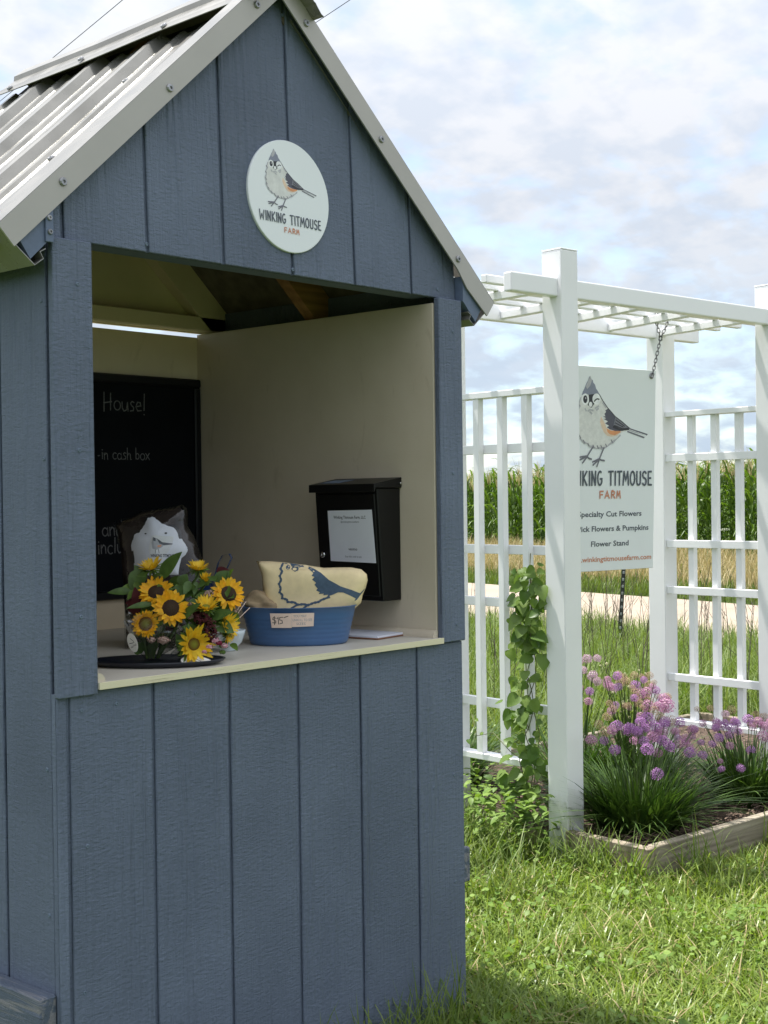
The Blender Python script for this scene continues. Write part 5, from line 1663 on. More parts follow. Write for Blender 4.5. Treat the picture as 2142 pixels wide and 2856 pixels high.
def allium_head(mat, seed, n=90, r=1.0, fr=0.20):
    rnd = random.Random(seed)
    V, F = [], []
    for i in range(n):
        # even spread over the ball, a little thinner underneath
        t = (i + 0.5) / n
        ph = math.acos(1 - 1.88 * t); th = i * 2.39996
        d = Vector((math.sin(ph) * math.cos(th), math.sin(ph) * math.sin(th), math.cos(ph)))
        c = d * r * rnd.uniform(0.72, 1.0)
        x = (d.orthogonal() + d.cross(d.orthogonal()) * rnd.uniform(-1, 1)).normalized(); y = d.cross(x)
        b = len(V)
        V.append(tuple(c))
        for k in range(6):
            a = math.pi * k / 3
            q = fr * (1.0 if k % 2 == 0 else 0.45)
            V.append(tuple(c + (x * math.cos(a) + y * math.sin(a)) * q + d * (0.10 if k % 2 == 0 else 0.0)))
        for k in range(6):
            F.append((b, b + 1 + k, b + 1 + (k + 1) % 6))
    me = bpy.data.meshes.new('flower_head')
    me.from_pydata(V, [], F)
    me.materials.append(mat)
    return me
HEADS = {k: [allium_head(M['h_' + k], s, {'bud': 40}.get(k, 90), 1.0, {'bud': 0.34, 'faded': 0.17}.get(k, 0.21)) for s in range(3)] for k in ('purple', 'pink', 'pale', 'faded', 'bud')}
def clump(label, a, b, nleaf, lh, heads, seed, spread=0.10):
    rnd = random.Random(seed); g = np.random.default_rng(seed)
    c = thing('allium_clump', label, 'flowers', aw(a, b, 0.07), (0, 0, ATH), 'allium clumps in the raised bed')
    n = nleaf
    az = g.uniform(0, 6.28, n); rr_ = spread * np.sqrt(g.uniform(0, 1, n))
    base = np.stack([rr_ * np.cos(az), rr_ * np.sin(az), np.zeros(n)], 1)
    az2 = az + g.normal(0, 0.5, n)
    V, fs = blades(base, g.uniform(0.65, 1.15, n) * lh, g.uniform(0.008, 0.014, n), az2, g.uniform(0.05, 0.5, n), g.uniform(0.05, 0.75, n), 5)
    m2 = n // 2                          # outer leaves flop outwards
    az = g.uniform(0, 6.28, m2); rr_ = spread * np.sqrt(g.uniform(0.3, 1.1, m2))
    V2, fs2 = blades(np.stack([rr_ * np.cos(az), rr_ * np.sin(az), np.zeros(m2)], 1), g.uniform(0.55, 0.95, m2) * lh, g.uniform(0.008, 0.014, m2), az + g.normal(0, 0.4, m2), g.uniform(0.3, 0.7, m2), g.uniform(0.5, 1.25, m2), 6)
    k_ = len(V)
    V = np.concatenate([V, V2]); fs = fs + [f + k_ for f in fs2]
    o = np_mesh('leaves', V, fs, M['allium_leaf'], c)
    o['kind'] = 'stuff'
    VV, FF = [], []
    for (ha, hb, hz, hr, kind) in heads:
        p = Vector((ha - a, hb - b, hz - 0.06))
        ft = Vector((p.x * 0.28 + rnd.uniform(-0.03, 0.03), p.y * 0.28 + rnd.uniform(-0.03, 0.03), 0.0))
        m_ = ft.lerp(p, 0.55) + Vector((-p.x * 0.10, -p.y * 0.10, 0.03))
        v, f = tube_geo([ft, m_, p], [0.0022, 0.0018, 0.0014], 5, False)
        q = len(VV); VV += v; FF += [tuple(i + q for i in ff) for ff in f]
        o = bpy.data.objects.new('flower_head', rnd.choice(HEADS[kind]))
        link(o, c)
        o.location = p
        o.scale = (hr * rnd.uniform(0.92, 1.08), hr * rnd.uniform(0.92, 1.08), hr * rnd.uniform(0.86, 1.0))
        o.rotation_euler = (rnd.uniform(-0.5, 0.5), rnd.uniform(-0.5, 0.5), rnd.uniform(0, 6.28))
    o = mobj('stems', VV, FF, M['allium_stem'], c, True)
    o['kind'] = 'stuff'
    return c
def zb_at(px, py, b):
    """surveyed position of a flower head in the bed: arbor-frame a and height z on the plane b"""
    k = (b + 0.2) / 0.2
    d = px - 635
    a0 = 0.265 + 0.2640 * k + d * (0.000632 + 0.0000395 * k) + (6e-8 * d * d if d > 0 else 0) - (py - 1050) * 0.00001
    z0 = 0.297 - 0.0662 * k - (py - 1050) * (0.000407 + 0.0000255 * k) - d * (0.000093 + 0.000008 * k)
    return a0, z0
def heads_at(L_):
    out_ = []
    for (px, py, r, kind, b) in L_:
        a_, z_ = zb_at(px, py, b)
        out_.append((a_, b, z_, r * 0.00039 * (1 + 0.06 * (b + 0.2) / 0.2), kind))
    return out_
HA = [(635, 1050, 60, 'purple', -0.20), (540, 830, 64, 'purple', -0.14), (252, 845, 56, 'purple', -0.10), (262, 640, 60, 'purple', -0.03), (375, 660, 66, 'purple', -0.05), (455, 675, 52, 'purple', -0.06), (540, 560, 68, 'purple', 0.02), (520, 640, 50, 'purple', -0.02), (620, 625, 62, 'purple', 0.0), (50, 765, 54, 'pink', -0.08), (590, 720, 60, 'pink', -0.06), (690, 670, 50, 'pink', 0.03), (690, 750, 62, 'purple', -0.05), (750, 800, 62, 'purple', -0.06), (850, 770, 58, 'pink', -0.02), (510, 760, 54, 'purple', -0.08), (840, 575, 56, 'purple', 0.05), (900, 740, 42, 'pink', 0.02), (965, 700, 34, 'purple', 0.03), (820, 710, 38, 'purple', 0.04), (940, 850, 62, 'purple', -0.08), (1055, 875, 50, 'purple', -0.09), (1042, 755, 38, 'purple', 0.0), (760, 560, 56, 'faded', 0.06), (160, 690, 56, 'faded', 0.0), (110, 630, 44, 'faded', 0.05), (660, 540, 52, 'faded', 0.06), (790, 660, 40, 'pink', 0.05), (960, 640, 58, 'pink', 0.02), (640, 860, 50, 'pink', -0.02), (420, 760, 44, 'pink', 0.0)]
for k in range(16):
    HA.append((rnd.uniform(120, 980), rnd.uniform(560, 800), rnd.uniform(40, 58), rnd.choice(('purple', 'pink', 'purple')), rnd.uniform(-0.06, 0.08)))
clump('largest allium clump with purple ball flowers beside the near arbor post', 0.33, -0.06, 520, 0.285, heads_at(HA), 5, 0.15)
HB = [(1210, 710, 54, 'purple', -0.10), (1145, 770, 42, 'purple', -0.10), (1310, 785, 44, 'pink', -0.12), (1505, 825, 48, 'purple', -0.14), (1410, 1000, 48, 'purple', -0.20), (1230, 1005, 40, 'purple', -0.18), (1220, 930, 32, 'pink', -0.16), (1190, 575, 46, 'purple', 0.0), (1265, 565, 44, 'purple', 0.0), (1360, 560, 54, 'purple', 0.0), (1485, 525, 60, 'purple', 0.0), (1270, 480, 44, 'pale', 0.06), (1330, 440, 50, 'faded', 0.08), (1580, 540, 50, 'pink', 0.0), (1640, 590, 54, 'pink', -0.02), (1625, 690, 66, 'pink', -0.05), (1520, 600, 44, 'pink', 0.02), (1060, 575, 42, 'pink', 0.04), (1560, 470, 44, 'faded', 0.08), (1630, 500, 50, 'faded', 0.06), (1130, 430, 38, 'faded', 0.12), (1005, 445, 32, 'faded', 0.12), (1400, 640, 40, 'pale', 0.0), (1720, 560, 54, 'purple', -0.02), (1780, 620, 50, 'pink', -0.04), (1730, 740, 50, 'purple', -0.08), (1830, 560, 50, 'purple', 0.0), (1900, 640, 50, 'pink', -0.04)]
for k in range(12):
    HB.append((rnd.uniform(1080, 1900), rnd.uniform(500, 720), rnd.uniform(38, 54), rnd.choice(('purple', 'pink', 'purple')), rnd.uniform(-0.06, 0.08)))
clump('allium clump at the far right of the bed with smaller purple flowers', 1.03, -0.08, 380, 0.265, heads_at(HB), 9, 0.13)
HC = [(720, 430, 78, 'pink', 0.22), (650, 440, 56, 'pink', 0.22), (540, 440, 58, 'pink', 0.25), (430, 270, 50, 'purple', 0.32), (470, 340, 60, 'pink', 0.30), (540, 320, 56, 'pink', 0.30), (440, 390, 48, 'faded', 0.28), (300, 240, 56, 'faded', 0.35), (360, 240, 44, 'faded', 0.35), (550, 260, 54, 'faded', 0.34), (725, 345, 44, 'faded', 0.30), (635, 350, 34, 'faded', 0.30), (560, 390, 44, 'faded', 0.28), (235, 490, 38, 'faded', 0.25), (365, 450, 36, 'faded', 0.27), (180, 560, 46, 'faded', 0.2), (210, 300, 44, 'pink', 0.33), (480, 540, 48, 'pink', 0.2), (600, 480, 50, 'faded', 0.22), (700, 370, 60, 'pink', 0.26), (420, 180, 40, 'faded', 0.42), (490, 190, 36, 'faded', 0.42), (280, 180, 34, 'faded', 0.42), (560, 170, 40, 'faded', 0.42)]
for k in range(26):
    HC.append((rnd.uniform(180, 760), rnd.uniform(200, 520), rnd.uniform(28, 48), rnd.choice(('pink', 'faded', 'faded', 'purple')), rnd.uniform(0.2, 0.42)))
    HC.append((rnd.uniform(120, 560), rnd.uniform(100, 560), rnd.uniform(9, 15), 'bud', rnd.uniform(0.25, 0.45)))
clump('allium clump of fading pink and tan heads with pale buds inside the arbor', 0.78, 0.32, 420, 0.30, heads_at(HC), 13, 0.15)
HE = [(10, 80, 46, 'pale', 0.50), (95, 65, 38, 'pale', 0.52), (55, 220, 50, 'pale', 0.42), (95, 265, 44, 'pale', 0.42), (185, 285, 50, 'pink', 0.40), (240, 310, 44, 'pale', 0.40), (30, 355, 40, 'purple', 0.36), (-30, 180, 46, 'pale', 0.46), (-60, 100, 44, 'pale', 0.5), (20, 440, 40, 'pink', 0.34), (-60, 330, 44, 'pink', 0.4)]
clump('small allium clump of pale pink heads behind the near arbor post', 0.62, 0.50, 160, 0.36, heads_at(HE), 17, 0.10)
HD = []
for k in range(22):
    HD.append((0.28 + rnd.uniform(-0.17, 0.24), 1.02 + rnd.uniform(-0.12, 0.12), rnd.uniform(0.40, 0.52), rnd.uniform(0.018, 0.025), rnd.choice(('pale', 'pale', 'pink', 'faded'))))
clump('pale pink allium clump seen through the left trellis of the arbor', 0.36, 1.02, 260, 0.36, HD, 21, 0.15)

# ------------------------------------------------------------------ vine on the left trellis
vine = thing('climbing_vine', 'green heart-leaved vine climbing the left trellis beside the near post', 'vine', aw(0.035, 0.16, 0.0), (0, 0, ATH))
M['vine_leaf'] = leafmat('vine_leaf', (0.075, 0.145, 0.026), (0.190, 0.275, 0.065), 0.40, 0.40, island=False)
M['vine_stem'] = plain('vine_stem', (0.10, 0.11, 0.04), 0.6, var=0.2)
def heart_mesh(seed):
    g = random.Random(seed)
    half = [(0.0, 0.10), (0.10, -0.02), (0.26, -0.03), (0.40, 0.10), (0.46, 0.30), (0.38, 0.55), (0.22, 0.80), (0.0, 1.02)]
    cu = g.uniform(0.05, 0.35); fo = g.uniform(0.12, 0.4)
    V, F = [], []
    for (w, t) in half:
        z = -cu * max(0, t) ** 2
        V.append((-w, t, z + fo * w)); V.append((0, t, z)); V.append((w, t, z + fo * w))
    for i in range(len(half) - 1):
        q = 3 * i
        if i == 0:
            F.append((0 + 1, 3, 4)); F.append((1, 4, 5))
        else:
            F.append((q, q + 3, q + 4, q + 1) if i < len(half) - 2 else (q, q + 4, q + 1)); F.append((q + 1, q + 4, q + 5, q + 2) if i < len(half) - 2 else (q + 1, q + 4, q + 2))
    me = bpy.data.meshes.new('leaf')
    me.from_pydata(V, [], F)
    me.materials.append(M['vine_leaf'])
    me.polygons.foreach_set('use_smooth', [True] * len(me.polygons))
    return me
HEART = [heart_mesh(s) for s in range(5)]
vr = random.Random(31)
stems = []
for k in range(4):
    pts = []
    bb = 0.02 + 0.03 * k
    for i in range(16):
        z = i / 15 * (1.11 - 0.05 * k)
        pts.append(Vector((-0.024 + 0.018 * math.sin(i * 1.3 + k * 2), bb * (1 - i / 15) + 0.018 * math.sin(i * 0.9 + k * 1.7) - 0.01 + 0.02 * (i / 15), z)))
    tube('stem', pts, 0.0019, M['vine_stem'], vine, 5)
    stems.append(pts)
side = [Vector((-0.02, 0.02, 0.32)), Vector((-0.03, 0.12, 0.36)), Vector((-0.02, 0.22, 0.42)), Vector((-0.028, 0.30, 0.40)), Vector((-0.024, 0.33, 0.48))]
tube('stem', side, 0.0016, M['vine_stem'], vine, 5)
stems.append(side)
for k in range(230):
    st = stems[vr.randrange(4)] if k > 8 else stems[4]
    i = vr.randrange(1, len(st)) if k > 8 else vr.randrange(len(st))
    base = st[i] + Vector((vr.uniform(-0.02, 0.004), vr.uniform(-0.055, 0.085) * (1.5 if st[i].z < 0.35 else 1.0), vr.uniform(-0.03, 0.03)))
    dens = 1.0 if (base.z > 0.76 or base.z < 0.40) else 0.62
    if vr.random() > dens:
        continue
    s = vr.choice((0.024, 0.030, 0.038, 0.046, 0.056)) * vr.uniform(0.85, 1.15) * (0.5 if k <= 8 else 1)
    o = bpy.data.objects.new('leaf', vr.choice(HEART))
    link(o, vine)
    n = Vector((-0.8 + vr.uniform(-0.5, 0.5), -0.45 + vr.uniform(-0.6, 0.6), 0.65 + vr.uniform(-0.5, 0.4))).normalized()
    down = Vector((vr.uniform(-0.5, 0.3), vr.uniform(-0.9, 0.9), -0.7 + vr.uniform(-0.4, 0.7)))
    y = (down - n * down.dot(n)).normalized(); x = y.cross(n)
    base = base + n * 0.014
    o.matrix_local = Matrix(((x.x * s, y.x * s, n.x * s, base.x), (x.y * s, y.y * s, n.y * s, base.y), (x.z * s, y.z * s, n.z * s, base.z), (0, 0, 0, 1)))

# ------------------------------------------------------------------ lawn grass
M['grass'] = leafmat('lawn_grass', (0.115, 0.188, 0.023), (0.285, 0.360, 0.088), 0.34, 0.36, (1.35, 1.4, 0.6))
M['grass_tall'] = leafmat('tall_grass', (0.090, 0.155, 0.025), (0.210, 0.265, 0.075), 0.5, 0.35, (1.3, 1.35, 0.6))
M['dry'] = leafmat('dry_grass', (0.30, 0.235, 0.11), (0.50, 0.42, 0.235), 0.7, 0.3, (1.2, 1.1, 0.8))
M['verge'] = leafmat('verge_grass', (0.075, 0.125, 0.020), (0.15, 0.20, 0.045), 0.5, 0.35, (1.3, 1.3, 0.6))
M['clover'] = leafmat('clover_leaf', (0.11, 0.20, 0.028), (0.22, 0.32, 0.068), 0.5, 0.35, (1.3, 1.4, 0.6))

def polar_pts(n, r0, r1, a0, a1):
    """points round the viewer's standing place, evenly spread over the sector"""
    r = np.sqrt(RNG.uniform(r0 * r0, r1 * r1, n)); a = CAM_YAW + RNG.uniform(R(a0), R(a1), n)
    return np.stack([CAM_POS.x + r * np.sin(a), CAM_POS.y + r * np.cos(a)], 1)
def keep_ground(P, pad=0.012):
    x, y = P[:, 0], P[:, 1]
    k = ~((x > -0.04 - pad) & (x < WID + 0.042 + pad) & (y > -0.0 - pad) & (y < 1.0))
    a = (x - AX) * CA_ + (y - AY) * SA_; b = -(x - AX) * SA_ + (y - AY) * CA_
    k &= ~((a > -0.02) & (a < 2.62) & (b > -0.39) & (b < 1.29))
    for (pa, pb) in posts:
        k &= ~((a > pa - 0.01) & (a < pa + PW + 0.01) & (b > pb - 0.01) & (b < pb + PW + 0.01))
    w = (x - RP.x) * RN.x + (y - RP.y) * RN.y
    k &= ~((w > -0.05) & (w < RW + 0.05))
    return k
def patch(P):
    return 0.5 + 0.5 * np.sin(P[:, 0] * 5.1 + 1.7 * np.sin(P[:, 1] * 3.3)) * np.sin(P[:, 1] * 4.3 + 1.3 * np.sin(P[:, 0] * 2.9))
def grass(name, P, h0, h1, w0, w1, mat, lean=0.6, curl=0.6, seg=3, kind='stuff', label=None):
    P = P[keep_ground(P)]
    n = len(P)
    pt = patch(P)
    h = RNG.uniform(h0, h1, n) * (0.75 + 0.5 * pt)
    V, fs = blades(np.c_[P, np.full(n, -0.004)], h, RNG.uniform(w0, w1, n), RNG.uniform(0, 6.28, n), RNG.uniform(0, lean, n), RNG.uniform(0, curl, n) ** 1.0, seg)
    o = np_mesh(name, V, fs, mat, None, kind=kind)
    if label:
        o['label'] = label; o['category'] = 'grass'
    return o
near = np.concatenate([polar_pts(66000, 3.0, 6.6, -1, 22), polar_pts(9000, 2.4, 6.6, -45, -1), polar_pts(6000, 3.0, 6.6, 22, 40)])
grass('lawn_grass', near, 0.022, 0.062, 0.0032, 0.0078, M['grass'], 1.2, 0.9, 3, label='short sunlit lawn grass in front of the arbor')
mid = np.concatenate([polar_pts(5200, 3.4, 6.4, 2, 20)])
grass('long_lawn_grass', mid, 0.07, 0.12, 0.003, 0.006, M['grass'], 0.7, 0.8, 4, label='longer grass blades scattered through the lawn')
# taller tufts round posts, bed and the stand foot
tp = []
def ring(cx, cy, r, n):
    a = RNG.uniform(0, 6.28, n); q = r * np.sqrt(RNG.uniform(0.0, 1, n))
    return np.stack([cx + q * np.cos(a), cy + q * np.sin(a)], 1)
for (a, b, r, n) in ((-0.06, -0.05, 0.13, 70), (0.05, -0.12, 0.12, 60), (-0.12, 0.25, 0.20, 420), (-0.12, 0.55, 0.25, 400), (-0.08, -0.16, 0.08, 90), (-0.08, -0.30, 0.09, 60), (0.15, -0.45, 0.09, 60), (0.7, -0.47, 0.10, 90), (1.2, -0.48, 0.10, 110), (1.7, -0.46, 0.14, 200), (-0.35, 0.35, 0.3, 600), (-0.5, 0.0, 0.25, 260)):
    w_ = aw(a, b); tp.append(ring(w_.x, w_.y, r, n))
tp.append(np.stack([RNG.uniform(1.22, 1.34, 70), RNG.uniform(-0.12, 0.6, 70)], 1))
tufts = np.concatenate(tp)
grass('tall_grass_tufts', tufts, 0.09, 0.24, 0.0035, 0.007, M['grass_tall'], 0.5, 0.8, 5, label='taller grass tufts round the arbor posts and flower bed')
grass('stand_foot_grass', np.concatenate([np.stack([RNG.uniform(0.62, 1.20, 200), RNG.uniform(-0.13, -0.02, 200)], 1), ring(0.95, -0.08, 0.10, 90)]), 0.10, 0.24, 0.003, 0.006, M['grass_tall'], 0.35, 0.7, 5, label='tall shaded grass at the foot of the blue stand')
straw = polar_pts(1500, 3.3, 6.3, 1, 20)
grass('straw_blades', straw, 0.05, 0.10, 0.003, 0.006, M['dry'], 1.6, 1.2, 3, label='dry straw coloured blades lying in the lawn')
# weedy ground cover under the left trellis
wc = np.concatenate([ring(*aw(-0.08, 0.22)[:2], 0.20, 520), ring(*aw(0.10, 0.55)[:2], 0.22, 320)])
nw = len(wc)
Vw, Fw = [], []
rw_ = random.Random(44)
for (x, y) in wc:
    L0 = rw_.uniform(0.02, 0.05); a_ = rw_.uniform(0, 6.28); z_ = rw_.uniform(0.02, 0.26); el = rw_.uniform(-0.5, 0.6)
    v, f_ = leaf_geo(L0, L0 * 0.55, 0.2, 0.2, 4)
    ca_, sa_ = math.cos(a_), math.sin(a_); ce, se_ = math.cos(el), math.sin(el)
    q = len(Vw)
    for (px_, py_, pz_) in v:
        xx, zz = px_ * ce - pz_ * se_, px_ * se_ + pz_ * ce
        Vw.append((x + xx * ca_ - py_ * sa_, y + xx * sa_ + py_ * ca_, z_ + zz))
    Fw += [tuple(i + q for i in t) for t in f_]
o = mobj('ground_weeds', Vw, Fw, M['clover'], None, True)
o['kind'] = 'stuff'; o['label'] = 'low leafy weeds under the left trellis'; o['category'] = 'weeds'

cl = np.concatenate([polar_pts(3400, 3.2, 6.0, 1, 19)])
cl = cl[keep_ground(cl)]
cl = cl[patch(cl[:, ::-1] * 1.3) > 0.45]
n = len(cl)
r = RNG.uniform(0.005, 0.011, n); z = RNG.uniform(0.03, 0.075, n); az = RNG.uniform(0, 6.28, n); t1 = RNG.normal(0, 0.35, (n, 2))
V = []
ang = np.arange(6) * math.pi / 3
cen = np.c_[cl, z]
V = [cen]
for k in range(6):
    dx_ = np.cos(az + ang[k]) * r; dy__ = np.sin(az + ang[k]) * r
    V.append(np.stack([cl[:, 0] + dx_, cl[:, 1] + dy__, z + dx_ * t1[:, 0] + dy__ * t1[:, 1] + 0.0015], 1))
V = np.stack(V, 1).reshape(-1, 3)
off = (np.arange(n) * 7)[:, None]
tri = np.concatenate([off + np.array([[0, 1 + k, 1 + (k + 1) % 6]]) for k in range(6)])
o = np_mesh('clover', V, [tri], M['clover'], None, kind='stuff')
o['label'] = 'small round clover leaves in the lawn'; o['category'] = 'clover'

# rough grass between the arbor and the road
P = np.concatenate([polar_pts(52000, 6.2, 13.5, -2, 22), polar_pts(14000, 6.2, 15, -30, -2), polar_pts(9000, 6.2, 13, 22, 40)])
wr = (P[:, 0] - RP.x) * RN.x + (P[:, 1] - RP.y) * RN.y
P = P[wr < -0.02]
wr = (P[:, 0] - RP.x) * RN.x + (P[:, 1] - RP.y) * RN.y
Pa = P[wr < -1.6]; Pb = P[wr >= -1.6]
grass('rough_grass', Pa, 0.14, 0.40, 0.005, 0.010, M['grass_tall'], 0.5, 0.8, 4, label='rough tall grass between the arbor and the road')
grass('roadside_grass', Pb, 0.14, 0.36, 0.005, 0.010, M['grass_tall'], 0.5, 0.7, 3, label='grass along the near edge of the road')
# thin dark weed stalks standing up in front of the road
wd = polar_pts(150, 7.5, 12.0, -1, 20)
wd = wd[(wd[:, 0] - RP.x) * RN.x + (wd[:, 1] - RP.y) * RN.y < -0.2]
V, F = [], []
rw = random.Random(5)
for (x, y) in wd:
    h = rw.uniform(0.45, 0.85); lx, ly = rw.uniform(-0.18, 0.18), rw.uniform(-0.18, 0.18)
    p = [Vector((x, y, 0)), Vector((x + lx * h * 0.4, y + ly * h * 0.4, h * 0.5)), Vector((x + lx * h, y + ly * h, h))]
    v, f = tube_geo(p, [0.003, 0.0022, 0.0015], 4, False)
    q = len(V); V += v; F += [tuple(i + q for i in ff) for ff in f]
    for k in range(rw.randrange(2, 5)):
        t = rw.uniform(0.35, 0.95); b0 = p[0].lerp(p[2], t); d = Vector((rw.uniform(-1, 1), rw.uniform(-1, 1), 1.2)).normalized() * rw.uniform(0.06, 0.2)
        v, f = tube_geo([b0, b0 + d], [0.0018, 0.001], 4, False)
        q = len(V); V += v; F += [tuple(i + q for i in ff) for ff in f]
M['weed'] = plain('dry_weed_stalk', (0.085, 0.075, 0.05), 0.8, var=0.3)
o = mobj('weed_stalks', V, F, M['weed'])
o['kind'] = 'stuff'; o['label'] = 'thin dark dry weed stalks before the road'; o['category'] = 'weeds'

# far side of the road: green verge then tan dry grass
def strip_pts(n, t0, t1, w0, w1):
    t = RNG.uniform(t0, t1, n); w = RNG.uniform(w0, w1, n)
    return np.stack([RP.x + RD.x * t + RN.x * w, RP.y + RD.y * t + RN.y * w], 1)
def strip_grass(name, P, h0, h1, w0, w1, mat, label, lean=0.3, curl=0.5, seg=3):
    n = len(P)
    V, fs = blades(np.c_[P, np.full(n, -0.004)], RNG.uniform(h0, h1, n) * (0.8 + 0.4 * patch(P * 0.5)), RNG.uniform(w0, w1, n), RNG.uniform(0, 6.28, n), RNG.uniform(0, lean, n), RNG.uniform(0, curl, n), seg)
    o = np_mesh(name, V, fs, mat, None, kind='stuff'); o['label'] = label; o['category'] = 'grass'
strip_grass('verge_grass', np.concatenate([strip_pts(15000, -10, 16, RW + 0.05, RW + 1.9), strip_pts(5000, -30, 40, RW + 0.05, RW + 1.9)]), 0.07, 0.22, 0.010, 0.018, M['verge'], 'green verge along the far edge of the road')
strip_grass('dry_grass', np.concatenate([strip_pts(26000, -12, 20, RW + 1.2, RW + 8.5), strip_pts(9000, -35, 45, RW + 1.2, RW + 8.5)]), 0.22, 0.50, 0.008, 0.015, M['dry'], 'tall tan dry grass between the road and the corn', 0.3, 0.5, 4)
strip_grass('mixed_field_grass', strip_pts(5000, -12, 20, RW + 1.6, RW + 9.5), 0.18, 0.42, 0.010, 0.016, M['verge'], 'green grass mixed through the dry grass', 0.3, 0.6, 4)

# ------------------------------------------------------------------ corn field
M['corn_leaf'] = leafmat('corn_leaf', (0.050, 0.105, 0.014), (0.135, 0.215, 0.035), 0.42, 0.38, (1.4, 1.5, 0.5))
M['tassel'] = leafmat('corn_tassel', (0.42, 0.36, 0.19), (0.60, 0.52, 0.32), 0.8, 0.2, (1.1, 1.1, 0.8))
cw0 = RW + 8.8
rows_ = []
for rrow in range(11):
    for t0, t1, st in (((-12, 22, 0.15) if rrow < 5 else (-12, 22, 0.26)), (-60, -12, 0.5), (22, 90, 0.5)):
        t = np.arange(t0, t1, st); t = t + RNG.normal(0, 0.03, len(t))
        w = cw0 + rrow * 0.76 + RNG.normal(0, 0.05, len(t))
        rows_.append(np.stack([RP.x + RD.x * t + RN.x * w, RP.y + RD.y * t + RN.y * w], 1))
CP_ = np.concatenate(rows_)
n = len(CP_)
hh = RNG.normal(1.78, 0.12, n) + 0.06 * np.sin(CP_[:, 1] * 1.1)
# stalks
V, fs = blades(np.c_[CP_, np.zeros(n)], hh, np.full(n, 0.03), RNG.uniform(0, 6.28, n), RNG.uniform(0, 0.04, n), np.zeros(n), 2)
Vs, Fs = [V], [[f for f in fs]]
allV, allF, ofs = [V], [fs], len(V)
for k in range(11):
    zt = 0.10 + 0.078 * k
    az = RNG.uniform(0, 6.28, n) if k == 0 else az + math.pi + RNG.normal(0, 0.35, n)
    L_ = RNG.uniform(0.45, 0.75, n) * (1.0 - 0.25 * abs(zt - 0.55))
    up_ = 0.55 + 0.9 * zt
    base = np.c_[CP_, hh * zt]
    ts = np.linspace(0, 1, 6)
    rows = []
    dirx, diry = np.cos(az), np.sin(az)
    dr = RNG.uniform(0.75, 1.3, n)
    for t in ts:
        o_ = L_ * (0.16 + 0.46 * t) * t * 1.05
        z_ = L_ * (up_ * t * 1.05 - dr * 0.70 * t ** 2.8)
        w_ = 0.075 * (math.sin(math.pi * min(0.97, t * 0.80 + 0.17))) * 0.5
        cxx = base[:, 0] + dirx * o_; cyy = base[:, 1] + diry * o_; czz = base[:, 2] + z_
        rows.append(np.stack([cxx - diry * -w_ * -1, cyy + dirx * -w_, czz + w_ * 0.5], 1))
        rows.append(np.stack([cxx, cyy, czz], 1))
        rows.append(np.stack([cxx - diry * w_, cyy + dirx * w_, czz + w_ * 0.5], 1))
    rows_v = np.stack(rows, 1)
    m = rows_v.shape[1]
    off = (np.arange(n) * m)[:, None]
    q = np.concatenate([off + np.array([[3 * i + j, 3 * i + j + 1, 3 * i + j + 4, 3 * i + j + 3]]) for i in range(5) for j in range(2)])
    allV.append(rows_v.reshape(-1, 3)); allF.append([q + ofs]); ofs += n * m
o = np_mesh('corn_field', np.concatenate(allV), [f for fl_ in allF for f in fl_], M['corn_leaf'], None, kind='stuff')
o['label'] = 'tall green corn field across the road'; o['category'] = 'corn'
tb_ = np.repeat(np.c_[CP_, hh * 0.93], 6, 0)
nt_ = len(tb_)
V, fs = blades(tb_, RNG.uniform(0.22, 0.52, nt_), np.full(nt_, 0.020), RNG.uniform(0, 6.28, nt_), RNG.uniform(0.02, 0.45, nt_), RNG.uniform(0, 0.25, nt_), 3)
o = np_mesh('corn_tassels', V, fs, M['tassel'], None, kind='stuff')
o['label'] = 'pale tassels on top of the corn'; o['category'] = 'corn'

# ------------------------------------------------------------------ white umbel wildflowers at the field edge
M['umbel'] = leafmat('umbel_white', (0.62, 0.66, 0.55), (0.78, 0.80, 0.72), 0.8, 0.3, (1, 1, 1))
def umbel_mesh(seed):
    rd = random.Random(seed)
    V, F = [], []
    for i in range(46):
        a = rd.uniform(0, 6.28); r_ = math.sqrt(rd.random())
        c = Vector((r_ * math.cos(a), r_ * math.sin(a), 0.18 * (1 - r_ * r_)))
        b = len(V)
        V.append(tuple(c + Vector((0, 0, 0.03))))
        for k in range(5):
            t = 2 * math.pi * k / 5 + a
            V.append(tuple(c + Vector((math.cos(t) * 0.13, math.sin(t) * 0.13, rd.uniform(-0.03, 0.03)))))
        for k in range(5):
            F.append((b, b + 1 + k, b + 1 + (k + 1) % 5))
    me = bpy.data.meshes.new('umbel'); me.from_pydata(V, [], F); me.materials.append(M['umbel'])
    return me
UM = [umbel_mesh(s) for s in range(3)]
ru = random.Random(8)
ul = 'white lacy wildflower among the dry grass before the corn'
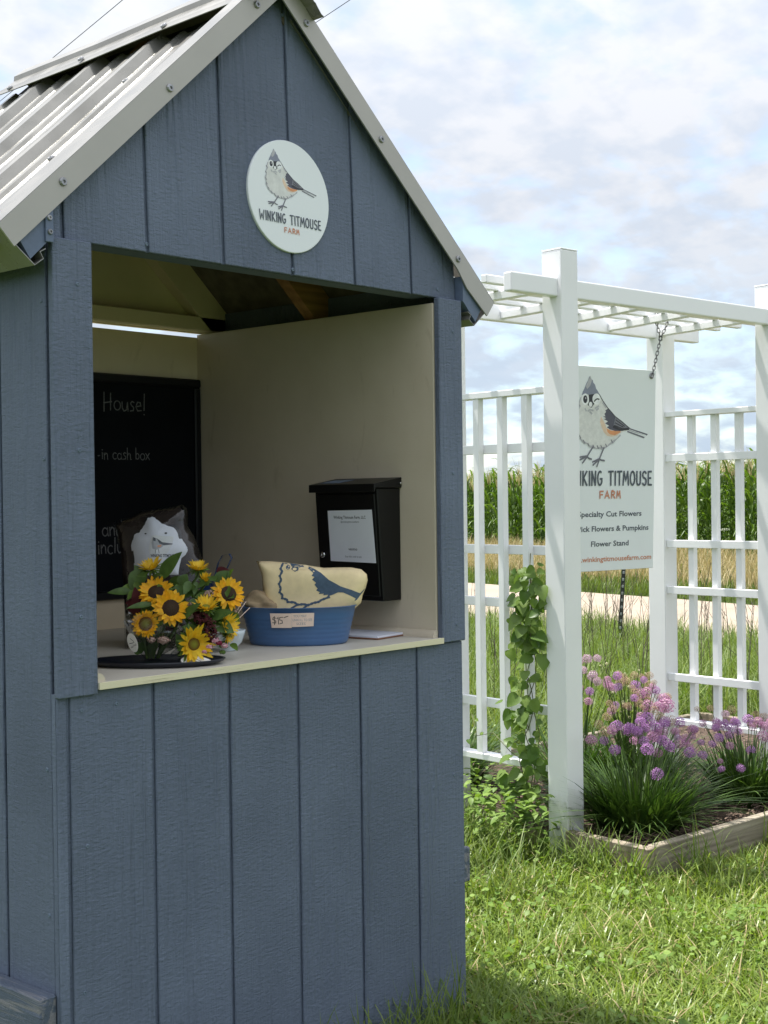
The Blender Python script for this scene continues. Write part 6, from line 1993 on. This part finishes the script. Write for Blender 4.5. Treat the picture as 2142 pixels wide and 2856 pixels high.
for k in range(26):
    t = ru.uniform(-9.5, 0.5) if k < 20 else ru.uniform(2, 9)
    w = RW + ru.uniform(5.0, 8.2)
    x, y, _ = road_pt(t, w)
    h = ru.uniform(0.55, 0.85)
    f = thing('wildflower', ul, 'wildflower', (x, y, 0), (0, 0, ru.uniform(0, 6.28)), 'white wildflowers at the field edge')
    tube('stem', [(0, 0, 0), (0.02, 0.01, h * 0.5), (0.03, -0.01, h)], [0.004, 0.003, 0.003], M['verge'], f, 5)
    o = bpy.data.objects.new('flower_head', UM[k % 3]); link(o, f)
    o.location = (0.03, -0.01, h); s = ru.uniform(0.055, 0.09); o.scale = (s, s, s)
    o.rotation_euler = (ru.uniform(-0.5, 0.5), ru.uniform(-0.5, 0.5), 0)

# ------------------------------------------------------------------ steel fence stake behind the sign, overhead wires
stk = thing('fence_stake', 'dark leaning steel fence stake behind the hanging sign', 'stake', (7.864, 3.746, 0), (0, 0, 0))
M['stake'] = plain('stake_paint', (0.012, 0.016, 0.014), 0.5, var=0.3)
lean = Vector((0.10, -0.02, 1.0)).normalized()
H_ = 1.25
top = lean * H_
bm = bmesh.new()
bm_box(bm, -0.016, 0.016, -0.003, 0.003, -0.1, H_, 0.001)
bm_box(bm, -0.003, 0.003, 0.0032, 0.028, -0.1, H_, 0.001)
o = bm_obj('shaft', bm, M['stake'], stk)
q = Vector((0, 0, 1)).rotation_difference(lean)
o.rotation_euler = (q.to_matrix() @ Matrix.Rotation(R(-48), 3, 'Z')).to_euler()
for k in range(20):
    s = box('stud', -0.007, 0.007, -0.011, -0.0032, 0.10 + k * 0.055, 0.122 + k * 0.055, plain('stud_grey', (0.25, 0.27, 0.26), 0.5) if k == 0 else SM, o, 0.002)
    SM = s.data.materials[0]
M['wire'] = plain('cable', (0.10, 0.11, 0.13), 0.5, var=0.05)
def wire(p, q, lab):
    p, q = Vector(p), Vector(q)
    d = (q - p).normalized()
    pts = []
    for i in range(61):
        t = -75 + 150 * i / 60
        c = p + d * t
        c.z += 0.0006 * t * t - 0.0
        pts.append(c)
    o = tube('overhead_wire', pts, 0.0055, M['wire'], None, 6)
    tag(o, lab, 'wire', 'overhead utility wires')
wire((10.69, 15.43, 8.0), (9.90, 12.585, 8.0), 'thin overhead wire crossing the sky at upper left above the ridge')
wire((12.30, 11.38, 8.0), (11.99, 10.41, 8.0), 'thin overhead wire crossing the sky just right of the roof peak')
